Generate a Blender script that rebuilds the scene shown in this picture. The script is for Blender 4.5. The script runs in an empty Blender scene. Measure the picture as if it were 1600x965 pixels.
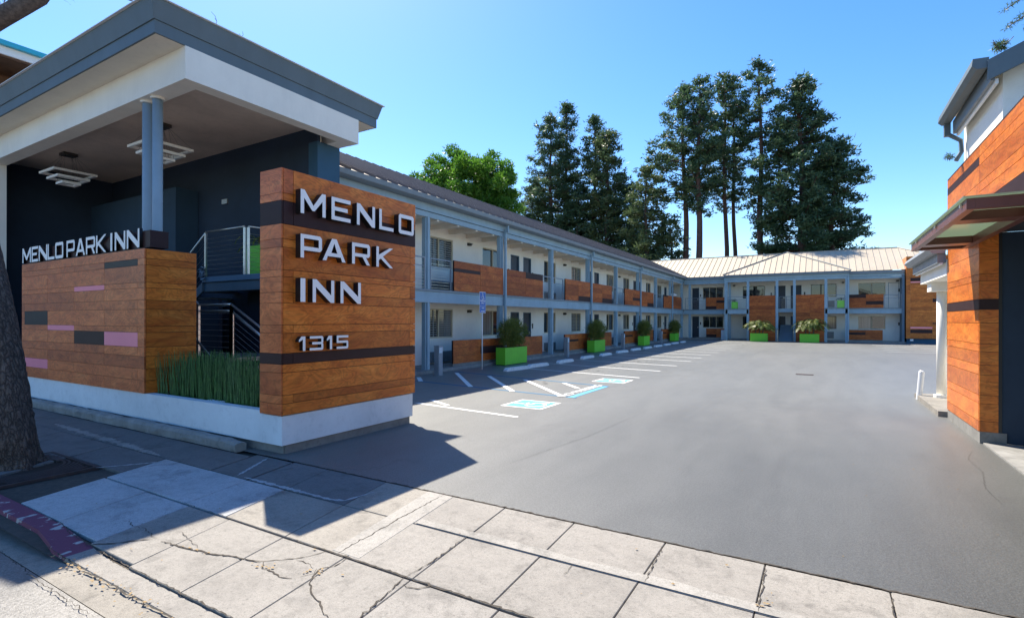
import bpy, math, random
import numpy as np
from mathutils import Vector, Matrix
random.seed(7); rng=np.random.default_rng(7)
C=bpy.context.scene; COL=C.collection
R=math.radians
# ------------------------------------------------------------ camera, light
CW,CH=1024,617
cam=bpy.data.cameras.new('camera'); camo=bpy.data.objects.new('camera',cam); COL.objects.link(camo)
camo.location=(0,0,1.75)
camo.rotation_euler=(Matrix.Rotation(R(30.6),3,'Z')@Matrix.Rotation(R(90),3,'X')@Matrix.Rotation(R(0.123),3,'Z')).to_euler()
cam.sensor_width=36; cam.lens=36*816/1600; cam.shift_y=(482.5-499.5)/-1600*1.0*-1
cam.shift_y=(499.5-482.5)/1600
cam.clip_end=3000; cam.clip_start=0.05
C.camera=camo
C.render.resolution_x=CW; C.render.resolution_y=CH
SUN=Vector((-.505,.325,.80)).normalized()
w=bpy.data.worlds.new('World'); C.world=w; w.use_nodes=True
nt=w.node_tree; bg=nt.nodes['Background']
sky=nt.nodes.new('ShaderNodeTexSky'); sky.sky_type='NISHITA'; sky.sun_disc=False
sky.sun_elevation=math.asin(SUN.z); sky.sun_rotation=math.atan2(SUN.x,SUN.y)
sky.air_density=1.0; sky.dust_density=0.35; sky.ozone_density=2.2; sky.altitude=50
hs=nt.nodes.new('ShaderNodeHueSaturation'); hs.inputs['Saturation'].default_value=1.33; hs.inputs['Hue'].default_value=.5055
nt.links.new(sky.outputs[0],hs.inputs['Color']); nt.links.new(hs.outputs[0],bg.inputs[0]); bg.inputs[1].default_value=0.115
sl=bpy.data.lights.new('sun','SUN'); sl.energy=4.5; sl.angle=R(0.55); sl.color=(1,.92,.79)
so=bpy.data.objects.new('sun',sl); COL.objects.link(so); so.rotation_euler=SUN.to_track_quat('Z','Y').to_euler(); so.location=(-20,20,40)
C.view_settings.view_transform='Standard'; C.view_settings.look='None'; C.view_settings.gamma=1
C.view_settings.exposure=1.17
# ------------------------------------------------------------ materials
def newmat(n):
    m=bpy.data.materials.new(n); m.use_nodes=True
    return m,m.node_tree,m.node_tree.nodes['Principled BSDF']
def nd(t,ty,**k):
    n=t.nodes.new(ty)
    for a,b in k.items(): setattr(n,a,b)
    return n
def mapping(t,scale,rand=False):
    tc=nd(t,'ShaderNodeTexCoord'); mp=nd(t,'ShaderNodeMapping'); mp.inputs['Scale'].default_value=scale
    t.links.new(tc.outputs['Object'],mp.inputs['Vector'])
    return mp
def noise(t,vec,scale,detail=5,rough=.6,dist=0):
    n=nd(t,'ShaderNodeTexNoise'); n.inputs['Scale'].default_value=scale; n.inputs['Detail'].default_value=detail
    n.inputs['Roughness'].default_value=rough; n.inputs['Distortion'].default_value=dist
    if vec is not None: t.links.new(vec,n.inputs['Vector'])
    return n.outputs['Fac']
def ramp(t,fac,stops):
    r=nd(t,'ShaderNodeValToRGB'); e=r.color_ramp.elements
    while len(e)<len(stops): e.new(.5)
    for i,(p,c) in enumerate(stops):
        e[i].position=p; e[i].color=(c[0],c[1],c[2],1) if not isinstance(c,(int,float)) else (c,c,c,1)
    t.links.new(fac,r.inputs[0]); return r.outputs[0]
def mixc(t,fac,a,b,mode='MIX'):
    m=nd(t,'ShaderNodeMix',data_type='RGBA',blend_type=mode)
    for i,v in ((0,fac),(6,a),(7,b)):
        if isinstance(v,(int,float)): m.inputs[i].default_value=v
        elif isinstance(v,tuple): m.inputs[i].default_value=(v[0],v[1],v[2],1)
        else: t.links.new(v,m.inputs[i])
    return m.outputs[2]
def bump(t,p,h,s=.3,d=.01):
    b=nd(t,'ShaderNodeBump'); b.inputs['Strength'].default_value=s; b.inputs['Distance'].default_value=d
    t.links.new(h,b.inputs['Height']); t.links.new(b.outputs[0],p.inputs['Normal'])
def plain(n,c,rough=.6,var=.12,scale=3,bs=.15,bscale=60,metal=0,spec=.5,rand=0,streak=0,dirt=0):
    m,t,p=newmat(n); mp=mapping(t,(1,1,1))
    f=noise(t,mp.outputs[0],scale,6,.65)
    lo=tuple(x*(1-var) for x in c); hi=tuple(min(1,x*(1+var)) for x in c)
    col=ramp(t,f,[(.3,lo),(.7,hi)])
    if streak:
        m2=mapping(t,(2.2,2.2,.35)); s=noise(t,m2.outputs[0],1.7,5,.65)
        k=ramp(t,s,[(.42,1),(.75,1-streak)]); col=mixc(t,1.0,col,k,'MULTIPLY')
    if dirt:
        d=noise(t,mp.outputs[0],9,8,.75); k=ramp(t,d,[(.52,1),(.72,1-dirt)]); col=mixc(t,1.0,col,k,'MULTIPLY')
    if rand:
        oi=nd(t,'ShaderNodeObjectInfo'); k=ramp(t,oi.outputs['Random'],[(0,1-rand),(1,1)]); col=mixc(t,1.0,col,k,'MULTIPLY')
    t.links.new(col,p.inputs['Base Color']); p.inputs['Roughness'].default_value=rough; p.inputs['Metallic'].default_value=metal
    p.inputs['Specular IOR Level'].default_value=spec
    if bs: bump(t,p,noise(t,mp.outputs[0],bscale,4,.7),bs,.004)
    return m
def wood(n,cols,rough=.34,rand=.35):
    m,t,p=newmat(n)
    tc=nd(t,'ShaderNodeTexCoord'); sp=nd(t,'ShaderNodeSeparateXYZ'); t.links.new(tc.outputs['Object'],sp.inputs[0])
    ad=nd(t,'ShaderNodeMath',operation='ADD'); t.links.new(sp.outputs[0],ad.inputs[0]); t.links.new(sp.outputs[1],ad.inputs[1])
    oi=nd(t,'ShaderNodeObjectInfo'); rm=nd(t,'ShaderNodeMath',operation='MULTIPLY'); rm.inputs[1].default_value=97.0
    t.links.new(oi.outputs['Random'],rm.inputs[0])
    cb=nd(t,'ShaderNodeCombineXYZ'); t.links.new(ad.outputs[0],cb.inputs[0]); t.links.new(rm.outputs[0],cb.inputs[1]); t.links.new(sp.outputs[2],cb.inputs[2])
    def mapd(s):
        mp=nd(t,'ShaderNodeMapping'); mp.inputs['Scale'].default_value=s; t.links.new(cb.outputs[0],mp.inputs['Vector']); return mp.outputs[0]
    fig=noise(t,mapd((1.1,1,2.2)),1.1,3,.5,1.6)           # big sweeping figure
    wv=nd(t,'ShaderNodeMath',operation='MULTIPLY'); wv.inputs[1].default_value=60; t.links.new(fig,wv.inputs[0])
    sn=nd(t,'ShaderNodeMath',operation='SINE'); t.links.new(wv.outputs[0],sn.inputs[0])
    ring=nd(t,'ShaderNodeMapRange'); ring.inputs[1].default_value=-1; t.links.new(sn.outputs[0],ring.inputs[0])
    fine=noise(t,mapd((5,1,70)),1.0,5,.7,.3)
    blot=noise(t,mapd((1.6,1,4)),1.5,4,.6,.6)
    base=ramp(t,blot,[(.3,cols[0]),(.55,cols[1]),(.75,cols[2])])
    k=ramp(t,ring.outputs[0],[(0,.76),(.45,1.0),(1,1.06)]); c=mixc(t,.85,base,k,'MULTIPLY')
    k=ramp(t,fine,[(.3,.74),(.6,1.0)]); c=mixc(t,.75,c,k,'MULTIPLY')
    dk=noise(t,mapd((.9,1,1.7)),1.7,4,.6,2.5); k=ramp(t,dk,[(.60,1),(.64,.62),(.68,1)]); c=mixc(t,.7,c,k,'MULTIPLY')
    k=ramp(t,oi.outputs['Random'],[(0,(1-rand,(1-rand)*.93,(1-rand)*.98)),(.5,(.92,.9,.9)),(1,(1.0,1.0,1.0))]); c=mixc(t,1,c,k,'MULTIPLY')
    t.links.new(c,p.inputs['Base Color']); p.inputs['Roughness'].default_value=rough
    p.inputs['Specular IOR Level'].default_value=.28
    bump(t,p,fine,.12,.002)
    return m
M={}
M['wood']=wood('ipe_wood',[(.58,.135,.022),(.74,.215,.033),(.88,.30,.055)])
M['wood_far']=wood('stained_wood',[(.40,.085,.022),(.56,.145,.03),(.68,.21,.045)],.5)
M['wood_dull']=wood('weathered_wood',[(.54,.135,.042),(.72,.205,.062),(.84,.28,.09)],.32)
M['dark_panel']=plain('dark_brown_laminate',(.045,.022,.022),.45,.15,4,.05,spec=.2,rand=.25)
M['grey_panel']=plain('charcoal_laminate',(.028,.024,.026),.4,.15,4,.05,spec=.25,rand=.2)
M['pink']=plain('pink_acrylic',(.98,.30,.36),.15,.04,2,0)
M['black']=plain('black_returns',(.012,.011,.012),.45,.1,5,0)
M['letter']=plain('white_letter_face',(.90,.90,.88),.4,.03,5,.05)
M['white']=plain('white_stucco',(.88,.85,.77),.85,.05,1.5,.35,70,dirt=.08)
M['base_white']=plain('painted_concrete_white',(.70,.74,.76),.75,.09,1.2,.3,60,dirt=.16)
M['cream']=plain('cream_soffit',(.80,.73,.61),.85,.06,1.2,.3,50,dirt=.08)
M['beam']=plain('white_beam_stucco',(.88,.84,.75),.85,.05,1.3,.35,60,streak=.06)
M['ceil']=plain('stucco_ceiling',(.66,.53,.44),.9,.16,.8,.5,40,dirt=.15)
M['blue']=plain('steel_blue_paint',(.30,.42,.49),.6,.10,1.5,.12,40,streak=.10,dirt=.08)
M['blue_dk']=plain('steel_blue_door',(.13,.21,.28),.55,.10,2,.1)
M['col']=plain('column_blue_paint',(.27,.36,.43),.55,.08,2,.1,streak=.1)
M['fascia']=plain('slate_fascia_metal',(.118,.16,.185),.6,.08,.9,.08,20,streak=.10)
M['gutter']=plain('grey_gutter_metal',(.20,.24,.27),.42,.08,1.5,.05,20,streak=.12)
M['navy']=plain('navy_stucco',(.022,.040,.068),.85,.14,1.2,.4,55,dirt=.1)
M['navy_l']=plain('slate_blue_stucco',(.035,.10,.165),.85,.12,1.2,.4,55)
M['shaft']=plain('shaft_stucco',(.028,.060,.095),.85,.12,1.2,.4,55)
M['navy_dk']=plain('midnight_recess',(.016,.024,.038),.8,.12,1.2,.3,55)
M['door']=plain('navy_door',(.02,.03,.05),.4,.1,2,.05)
M['roof']=plain('tan_standing_seam',(.54,.46,.35),.58,.06,.7,.06,15,rand=.08,streak=.06,metal=.15)
M['rib']=plain('roof_seam',(.42,.37,.30),.45,.06,.7,0)
M['rib2']=plain('shaded_seam',(.115,.11,.12),.5,.06,.7,0)  # left roof seams, shade of their near sides put into the colour
M['oil']=plain('oil_stain',(.07,.068,.065),.5,.2,8,0)
M['grey']=plain('galvanised_grey',(.27,.30,.33),.5,.1,4,.05,streak=.1)
M['steel']=plain('brushed_steel',(.62,.60,.56),.28,.06,6,.05,metal=.8)
M['darksteel']=plain('dark_steel',(.24,.21,.20),.4,.1,6,.05,metal=.5)
M['greenp']=plain('lime_green_planter',(.17,.62,.035),.5,.07,2,.08,dirt=.1,rand=.12)
M['soil']=plain('soil',(.035,.022,.014),.95,.3,20,.5,60)
M['stop']=plain('white_wheel_stop',(.72,.74,.75),.8,.10,6,.4,50,dirt=.35)
M['kerbcon']=plain('kerb_concrete',(.27,.265,.25),.9,.22,3,.5,60,dirt=.4,streak=.2)
M['footing']=plain('footing_concrete',(.21,.205,.19),.9,.2,3,.5,60,dirt=.4)
M['frame']=plain('window_frame',(.52,.46,.33),.5,.06,3,.05)
M['frame_dk']=plain('dark_window_frame',(.05,.05,.045),.4,.06,3,.05)
M['louvre']=plain('shutter_louvre',(.25,.26,.25),.55,.1,3,0)
M['bark']=plain('bark',(.125,.095,.08),.95,.5,14,1.0,26,dirt=.65)
m,t,p=newmat('ridged_bark'); mp=mapping(t,(13,13,3.2)); vo=nd(t,'ShaderNodeTexVoronoi'); vo.feature='DISTANCE_TO_EDGE'; vo.inputs['Scale'].default_value=1.6
nz=nd(t,'ShaderNodeTexNoise'); nz.inputs['Scale'].default_value=1.5; nz.inputs['Detail'].default_value=6; t.links.new(mp.outputs[0],nz.inputs['Vector'])
va=nd(t,'ShaderNodeVectorMath',operation='MULTIPLY_ADD'); va.inputs[1].default_value=(1.4,1.4,1.4); t.links.new(nz.outputs['Color'],va.inputs[0]); t.links.new(mp.outputs[0],va.inputs[2]); t.links.new(va.outputs[0],vo.inputs['Vector'])
mq=mapping(t,(1,1,1)); pn=noise(t,mq.outputs[0],5,6,.7); fn=noise(t,mq.outputs[0],70,4,.7)
col=ramp(t,vo.outputs['Distance'],[(0,(.035,.024,.018)),(.12,(.095,.070,.055)),(.45,(.165,.125,.10))]); col=mixc(t,.7,col,ramp(t,pn,[(.35,.6),(.6,1.15)]),'MULTIPLY'); col=mixc(t,.9,col,ramp(t,fn,[(.35,.6),(.62,1.35)]),'MULTIPLY')
t.links.new(col,p.inputs['Base Color']); p.inputs['Roughness'].default_value=.9; bump(t,p,vo.outputs['Distance'],1.0,.03); M['bark_r']=m
M['bark_pine']=plain('pine_bark',(.11,.062,.05),.95,.3,3,.5,20)
M['iron']=plain('cast_iron',(.045,.03,.028),.75,.3,8,.3,60)
M['paint_w']=plain('white_road_paint',(.78,.78,.75),.8,.05,6,.2,60,dirt=.35)
M['paint_b']=plain('blue_road_paint',(.10,.34,.52),.8,.08,6,.2,60,dirt=.3)
M['paint_bd']=plain('dark_blue_road_paint',(.03,.16,.30),.8,.08,6,.2,60,dirt=.3)
M['signblue']=plain('sign_blue',(.01,.12,.45),.35,.03,3,0)
M['paint_white']=plain('glossy_white_paint',(.80,.80,.80),.4,.03,3,.03)
M['crack']=plain('crack_dirt',(.065,.055,.043),1,.3,20,0)
M['leaf_litter']=plain('dry_leaf',(.42,.28,.12),.8,.2,8,0,rand=.5)
M['teal']=plain('teal_trim',(.03,.42,.58),.4,.05,2,0)
M['woodsoffit']=plain('dark_wood_soffit',(.10,.045,.022),.6,.3,2,.1)
M['canopyframe']=plain('brown_canopy_steel',(.13,.045,.034),.35,.12,3,.05)
M['cyanpane']=plain('blue_mullion',(.02,.22,.42),.4,.05,2,0)
M['cloth']=plain('pale_plastic',(.55,.62,.68),.5,.08,8,.2)
M['wire']=plain('wire_black',(.02,.02,.02),.6,.1,3,0)
M['gravel']=plain('dark_gravel',(.06,.055,.05),.95,.5,30,1,60)
# glass
m,t,p=newmat('window_glass'); p.inputs['Base Color'].default_value=(.018,.022,.024,1); p.inputs['Roughness'].default_value=.03; p.inputs['Specular IOR Level'].default_value=.9
mp=mapping(t,(1,1,1)); bump(t,p,noise(t,mp.outputs[0],1.3,2,.4),.03,.05); M['glass']=m
m,t,p=newmat('curtained_glass'); mp=mapping(t,(26,26,.3)); cf=noise(t,mp.outputs[0],1.0,3,.5)
t.links.new(ramp(t,cf,[(.35,(.10,.10,.095)),(.6,(.24,.235,.22))]),p.inputs['Base Color']); p.inputs['Roughness'].default_value=.06; p.inputs['Specular IOR Level'].default_value=.8; M['glass_curtain']=m
m,t,p=newmat('canopy_glass'); p.inputs['Base Color'].default_value=(.30,.36,.30,1); p.inputs['Roughness'].default_value=.15
tr=nd(t,'ShaderNodeBsdfTranslucent'); tr.inputs[0].default_value=(.42,.50,.40,1); mx=nd(t,'ShaderNodeMixShader'); mx.inputs[0].default_value=.6
t.links.new(p.outputs[0],mx.inputs[1]); t.links.new(tr.outputs[0],mx.inputs[2]); t.links.new(mx.outputs[0],t.nodes['Material Output'].inputs[0]); M['cglass']=m
# concrete slabs
def concrete(n,c,rand=.14):
    m,t,p=newmat(n); mp=mapping(t,(1,1,1)); oi=nd(t,'ShaderNodeObjectInfo')
    a=noise(t,mp.outputs[0],1.6,8,.7); b=noise(t,mp.outputs[0],14,6,.75); s=noise(t,mp.outputs[0],160,3,.8); q=noise(t,mp.outputs[0],48,3,.7)
    col=ramp(t,a,[(.3,tuple(x*.72 for x in c)),(.5,c),(.7,tuple(x*1.10 for x in c))])
    k=ramp(t,b,[(.32,.80),(.5,1),(.7,1.05)]); col=mixc(t,1,col,k,'MULTIPLY')
    k=ramp(t,s,[(.33,.62),(.5,1),(.68,1.2)]); col=mixc(t,.95,col,k,'MULTIPLY')
    k=ramp(t,q,[(.30,.55),(.42,.95),(.6,1.06)]); col=mixc(t,.8,col,k,'MULTIPLY')
    st=noise(t,mp.outputs[0],3.1,5,.6,1.2); k=ramp(t,st,[(.55,1),(.70,.66)]); col=mixc(t,.8,col,k,'MULTIPLY')
    k=ramp(t,oi.outputs['Random'],[(0,1-rand),(1,1)]); col=mixc(t,1,col,k,'MULTIPLY')
    t.links.new(col,p.inputs['Base Color']); p.inputs['Roughness'].default_value=.85
    bump(t,p,s,.45,.004); return m
M['slab']=concrete('sidewalk_concrete',(.285,.264,.232))
M['slab_new']=concrete('new_pale_concrete',(.42,.425,.42),.05)
M['slab_pale']=concrete('pale_concrete_band',(.335,.315,.28),.04)
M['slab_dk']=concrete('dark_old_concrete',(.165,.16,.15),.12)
M['slab_mid']=concrete('tan_concrete',(.29,.265,.225),.05)
M['gutcon']=concrete('gutter_concrete',(.27,.245,.205),.05)
M['slab_grooved']=concrete('grooved_concrete',(.285,.265,.235),.05)
# asphalt lot
def asphalt(n,dark,light,tint,speck=220):
    m,t,p=newmat(n); mp=mapping(t,(1,1,1)); mL=mapping(t,(.35,.12,1)); mS=mapping(t,(1.4,.25,1))
    a=noise(t,mL.outputs[0],.6,6,.6,.5); b=noise(t,mp.outputs[0],2.5,8,.75); s=noise(t,mp.outputs[0],speck,3,.8); st=noise(t,mS.outputs[0],1.2,6,.65,.8)
    col=ramp(t,a,[(.3,dark),(.5,light),(.75,tint)])
    k=ramp(t,b,[(.3,.92),(.55,1),(.75,1.03)]); col=mixc(t,1,col,k,'MULTIPLY')
    k=ramp(t,st,[(.35,.90),(.6,1.03)]); col=mixc(t,1,col,k,'MULTIPLY')
    k=ramp(t,s,[(.34,.45),(.5,1),(.66,1.5)]); col=mixc(t,.8,col,k,'MULTIPLY'); g2=noise(t,mp.outputs[0],42,3,.8); k=ramp(t,g2,[(.35,.72),(.5,1),(.66,1.30)]); col=mixc(t,.8,col,k,'MULTIPLY')
    v=nd(t,'ShaderNodeTexVoronoi'); v.feature='DISTANCE_TO_EDGE'; v.inputs['Scale'].default_value=.22
    nn=nd(t,'ShaderNodeTexNoise'); nn.inputs['Scale'].default_value=1.2; nn.inputs['Detail'].default_value=6; t.links.new(mp.outputs[0],nn.inputs['Vector'])
    va=nd(t,'ShaderNodeVectorMath',operation='MULTIPLY_ADD'); va.inputs[1].default_value=(1.6,1.6,0); t.links.new(nn.outputs['Color'],va.inputs[0]); t.links.new(mp.outputs[0],va.inputs[2]); t.links.new(va.outputs[0],v.inputs['Vector'])
    gate=noise(t,mp.outputs[0],.16,3,.5); g=ramp(t,gate,[(.5,0),(.62,.75)])
    ck=ramp(t,v.outputs['Distance'],[(.0,.55),(.006,1)]); ckm=mixc(t,g,(1,1,1),ck,'MIX'); col=mixc(t,1,col,ckm,'MULTIPLY')
    if n.startswith('parking'):   # vignette and sky reflection falloff painted in: darker near the entrance, paler further in
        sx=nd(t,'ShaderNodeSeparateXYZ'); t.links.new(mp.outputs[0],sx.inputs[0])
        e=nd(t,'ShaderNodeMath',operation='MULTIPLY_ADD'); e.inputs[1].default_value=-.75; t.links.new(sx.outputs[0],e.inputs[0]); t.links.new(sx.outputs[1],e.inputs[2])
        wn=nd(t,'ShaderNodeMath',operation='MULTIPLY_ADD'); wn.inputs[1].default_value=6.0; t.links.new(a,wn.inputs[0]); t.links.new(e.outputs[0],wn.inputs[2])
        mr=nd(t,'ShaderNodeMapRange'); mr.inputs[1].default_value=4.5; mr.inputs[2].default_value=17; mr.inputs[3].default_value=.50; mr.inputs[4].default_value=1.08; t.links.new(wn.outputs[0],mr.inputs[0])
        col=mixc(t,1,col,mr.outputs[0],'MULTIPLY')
    oil=noise(t,mp.outputs[0],1.1,3,.5); k=ramp(t,oil,[(.70,1),(.78,.72)]); col=mixc(t,.7,col,k,'MULTIPLY')
    t.links.new(col,p.inputs['Base Color']); p.inputs['Roughness'].default_value=.46; p.inputs['Specular IOR Level'].default_value=.6
    bump(t,p,s,.6,.006); return m
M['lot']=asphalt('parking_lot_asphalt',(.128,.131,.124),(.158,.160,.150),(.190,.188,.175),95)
M['street']=asphalt('street_asphalt',(.12,.115,.108),(.16,.153,.143),(.20,.19,.176),60)
# worn red kerb
m,t,p=newmat('worn_red_kerb_paint'); mp=mapping(t,(1.5,1,1)); f=noise(t,mp.outputs[0],5,6,.6,.4); g=noise(t,mp.outputs[0],60,3,.7)
c0=mixc(t,ramp(t,f,[(.56,0),(.60,1)]),(.155,.035,.075),(.42,.40,.38)); c0=mixc(t,.6,c0,ramp(t,g,[(.3,.7),(.6,1.05)]),'MULTIPLY')
t.links.new(c0,p.inputs['Base Color']); p.inputs['Roughness'].default_value=.75; bump(t,p,g,.4,.004); M['redkerb']=m
def foliage(n,a,b,c,tl=.35,rough=.5,scale=.8):
    m,t,p=newmat(n); mp=mapping(t,(1,1,1)); f=noise(t,mp.outputs[0],scale,4,.7); g=noise(t,mp.outputs[0],scale*9,2,.6)
    col=ramp(t,f,[(.3,a),(.5,b),(.72,c)]); k=ramp(t,g,[(.3,.7),(.65,1.25)]); col=mixc(t,1,col,k,'MULTIPLY')
    t.links.new(col,p.inputs['Base Color']); p.inputs['Roughness'].default_value=rough
    tr=nd(t,'ShaderNodeBsdfTranslucent'); t.links.new(col,tr.inputs[0]); mx=nd(t,'ShaderNodeMixShader'); mx.inputs[0].default_value=tl
    t.links.new(p.outputs[0],mx.inputs[1]); t.links.new(tr.outputs[0],mx.inputs[2]); t.links.new(mx.outputs[0],t.nodes['Material Output'].inputs[0])
    return m
M['pine']=foliage('pine_needles',(.042,.085,.042),(.072,.13,.060),(.125,.19,.085),.38)
M['pine2']=foliage('pine_needles_yellowish',(.05,.09,.04),(.095,.14,.055),(.17,.21,.085),.4)
M['broad']=foliage('bright_green_leaves',(.05,.14,.015),(.09,.22,.02),(.16,.32,.035),.5)
M['bamboo']=foliage('bamboo_leaves',(.10,.13,.025),(.18,.21,.035),(.30,.29,.06),.5,.45,4)
M['horsetail']=foliage('horsetail_stems',(.015,.065,.018),(.04,.14,.03),(.11,.26,.06),.2,.4,14)
M['palm']=foliage('glossy_palm_leaves',(.10,.15,.03),(.22,.27,.05),(.42,.42,.15),.45,.42,5)
# ------------------------------------------------------------ builders
class MB:
    def __init__(s): s.v=[]; s.f=[]; s.mi=[]
    def quad(s,*p,mi=0):
        n=len(s.v); s.v+=[tuple(q) for q in p]; s.f.append(tuple(range(n,n+len(p)))); s.mi.append(mi); return s
    def box(s,x0,x1,y0,y1,z0,z1,mi=0):
        if x0>x1:x0,x1=x1,x0
        if y0>y1:y0,y1=y1,y0
        if z0>z1:z0,z1=z1,z0
        n=len(s.v); s.v+=[(x0,y0,z0),(x1,y0,z0),(x1,y1,z0),(x0,y1,z0),(x0,y0,z1),(x1,y0,z1),(x1,y1,z1),(x0,y1,z1)]
        for f in ((0,3,2,1),(4,5,6,7),(0,1,5,4),(1,2,6,5),(2,3,7,6),(3,0,4,7)):
            s.f.append(tuple(n+i for i in f)); s.mi.append(mi)
        return s
    def tube(s,pts,r,n=8,cap=True,mi=0):
        pts=[Vector(p) for p in pts]; rs=r if isinstance(r,(list,tuple)) else [r]*len(pts)
        base=len(s.v); up=None
        for i,p in enumerate(pts):
            d=(pts[min(i+1,len(pts)-1)]-pts[max(i-1,0)]).normalized()
            if up is None: up=Vector((0,0,1)) if abs(d.z)<.9 else Vector((1,0,0))
            a=d.cross(up).normalized(); b=a.cross(d).normalized()
            up=b
            for k in range(n):
                an=2*math.pi*k/n; s.v.append(tuple(p+a*math.cos(an)*rs[i]+b*math.sin(an)*rs[i]))
        for i in range(len(pts)-1):
            for k in range(n):
                q=base+i*n; s.f.append((q+k,q+(k+1)%n,q+n+(k+1)%n,q+n+k)); s.mi.append(mi)
        if cap:
            s.f.append(tuple(base+k for k in range(n))[::-1]); s.f.append(tuple(base+(len(pts)-1)*n+k for k in range(n))); s.mi+= [mi,mi]
        return s
    def prism(s,prof,axis,a0,a1,mi=0):
        # prof: list of 2-D points; axis 'x': (y,z) profile, 'y': (x,z), 'z': (x,y)
        def P(u,v,a): return {'x':(a,u,v),'y':(u,a,v),'z':(u,v,a)}[axis]
        n=len(s.v); k=len(prof)
        s.v+=[P(u,v,a0) for u,v in prof]+[P(u,v,a1) for u,v in prof]
        s.f.append(tuple(range(n,n+k))); s.f.append(tuple(range(n+2*k-1,n+k-1,-1))); s.mi+=[mi,mi]
        for i in range(k):
            j=(i+1)%k; s.f.append((n+i,n+k+i,n+k+j,n+j)); s.mi.append(mi)
        return s
    def mesh(s,name,mats,smooth=False):
        me=bpy.data.meshes.new(name); me.from_pydata(s.v,[],s.f)
        for mm in (mats if isinstance(mats,(list,tuple)) else [mats]): me.materials.append(M[mm] if isinstance(mm,str) else mm)
        me.polygons.foreach_set('material_index',s.mi)
        if smooth: me.polygons.foreach_set('use_smooth',[True]*len(s.f))
        me.validate(); me.update(); return me
    def build(s,name,mats,parent=None,smooth=False,label=None,cat=None,group=None,kind=None,org=None):
        if org is not None:
            ox,oy,oz=org; s.v=[(x-ox,y-oy,z-oz) for x,y,z in s.v]
        return link(name,s.mesh(name,mats,smooth),parent,label,cat,group,kind,org)
def link(name,me,parent=None,label=None,cat=None,group=None,kind=None,org=None):
    o=bpy.data.objects.new(name,me); COL.objects.link(o)
    if parent is not None:
        o.parent=parent
        if parent.type=='EMPTY': o.location=-parent.location
    if org is not None: o.location=Vector(org)
    tag(o,label,cat,group,kind); return o
def tag(o,label=None,cat=None,group=None,kind=None):
    if label:o['label']=label
    if cat:o['category']=cat
    if group:o['group']=group
    if kind:o['kind']=kind
    return o
def thing(name,label,cat,loc=(0,0,0),group=None):
    o=bpy.data.objects.new(name,None); COL.objects.link(o); o.location=loc; o.empty_display_size=.3
    return tag(o,label,cat,group)
def struct(name,mb,mat,parent=None,**k): return mb.build(name,mat,parent,kind='structure' if parent is None else None,**k)
def copy_tree(o,parent=None,loc=None,rot=None,label=None):
    c=o.copy(); COL.objects.link(c); c.parent=parent
    if loc is not None: c.location=loc
    if rot is not None: c.rotation_euler=(0,0,rot)
    if label: c['label']=label
    for ch in list(o.children): copy_tree(ch,c)
    return c
def tri_mesh(name,V,mat):
    V=np.asarray(V,dtype=np.float32).reshape(-1,3); n=len(V)
    me=bpy.data.meshes.new(name); me.vertices.add(n); me.vertices.foreach_set('co',V.ravel())
    me.loops.add(n); me.loops.foreach_set('vertex_index',np.arange(n,dtype=np.int32))
    me.polygons.add(n//3); me.polygons.foreach_set('loop_start',np.arange(0,n,3,dtype=np.int32)); me.polygons.foreach_set('loop_total',np.full(n//3,3,dtype=np.int32))
    me.materials.append(M[mat]); me.update(calc_edges=True); return me
# letters
def glyph(ch,w):
    t=.17
    G={'M':[[(0,0),(0,1),(.19,1),(w/2,.40),(w-.19,1),(w,1),(w,0),(w-t,0),(w-t,.66),(w/2+.06,.18),(w/2-.06,.18),(t,.66),(t,0)]],
     'E':[[(0,0),(0,1),(w,1),(w,1-t),(t,1-t),(t,.59),(w-.17,.59),(w-.17,.42),(t,.42),(t,t),(w,t),(w,0)]],
     'N':[[(0,0),(0,1),(.2,1),(w-t,.33),(w-t,1),(w,1),(w,0),(w-.2,0),(t,.67),(t,0)]],
     'L':[[(0,0),(0,1),(t,1),(t,t),(w,t),(w,0)]],
     'O':[[(.09,0),(0,.09),(0,.91),(.09,1),(w-.09,1),(w,.91),(w,.09),(w-.09,0)],[(t,t+.02),(t,1-t-.02),(w-t,1-t-.02),(w-t,t+.02)]],
     'P':[[(0,0),(0,1),(w-.1,1),(w,.9),(w,.42),(w-.1,.32),(t,.32),(t,0)],[(t,.49),(t,1-t),(w-t,1-t),(w-t,.49)]],
     'A':[[(0,0),(w/2-.13,1),(w/2+.13,1),(w,0),(w-.2,0),(w-.28,.2),(.28,.2),(.2,0)],[(w/2,.80),(w/2-.17,.36),(w/2+.17,.36)]],
     'R':[[(0,0),(0,1),(w-.1,1),(w,.9),(w,.46),(w-.1,.36),(w-.26,.36),(w,0),(w-.22,0),(w-.48,.36),(t,.36),(t,0)],[(t,.52),(t,1-t),(w-t,1-t),(w-t,.52)]],
     'K':[[(0,0),(0,1),(t,1),(t,.60),(w-.24,1),(w,1),(.44,.53),(w,0),(w-.24,0),(.30,.42),(t,.33),(t,0)]],
     'I':[[(0,0),(0,1),(w,1),(w,0)]],
     '1':[[(0,.76),(w-.32,1),(w,1),(w,0),(w-.2,0),(w-.2,.78),(0,.62)]],
     '3':[[(0,0),(w-.09,0),(w,.09),(w,.44),(w-.06,.5),(w,.56),(w,.91),(w-.09,1),(0,1),(0,1-t),(w-t,1-t),(w-t,.585),(.2,.585),(.2,.415),(w-t,.415),(w-t,t),(0,t)]],
     '5':[[(0,0),(w-.09,0),(w,.09),(w,.52),(w-.09,.61),(t,.61),(t,1-t),(w,1-t),(w,1),(0,1),(0,.44),(w-t,.44),(w-t,t),(0,t)]]}
    return G[ch]
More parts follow.
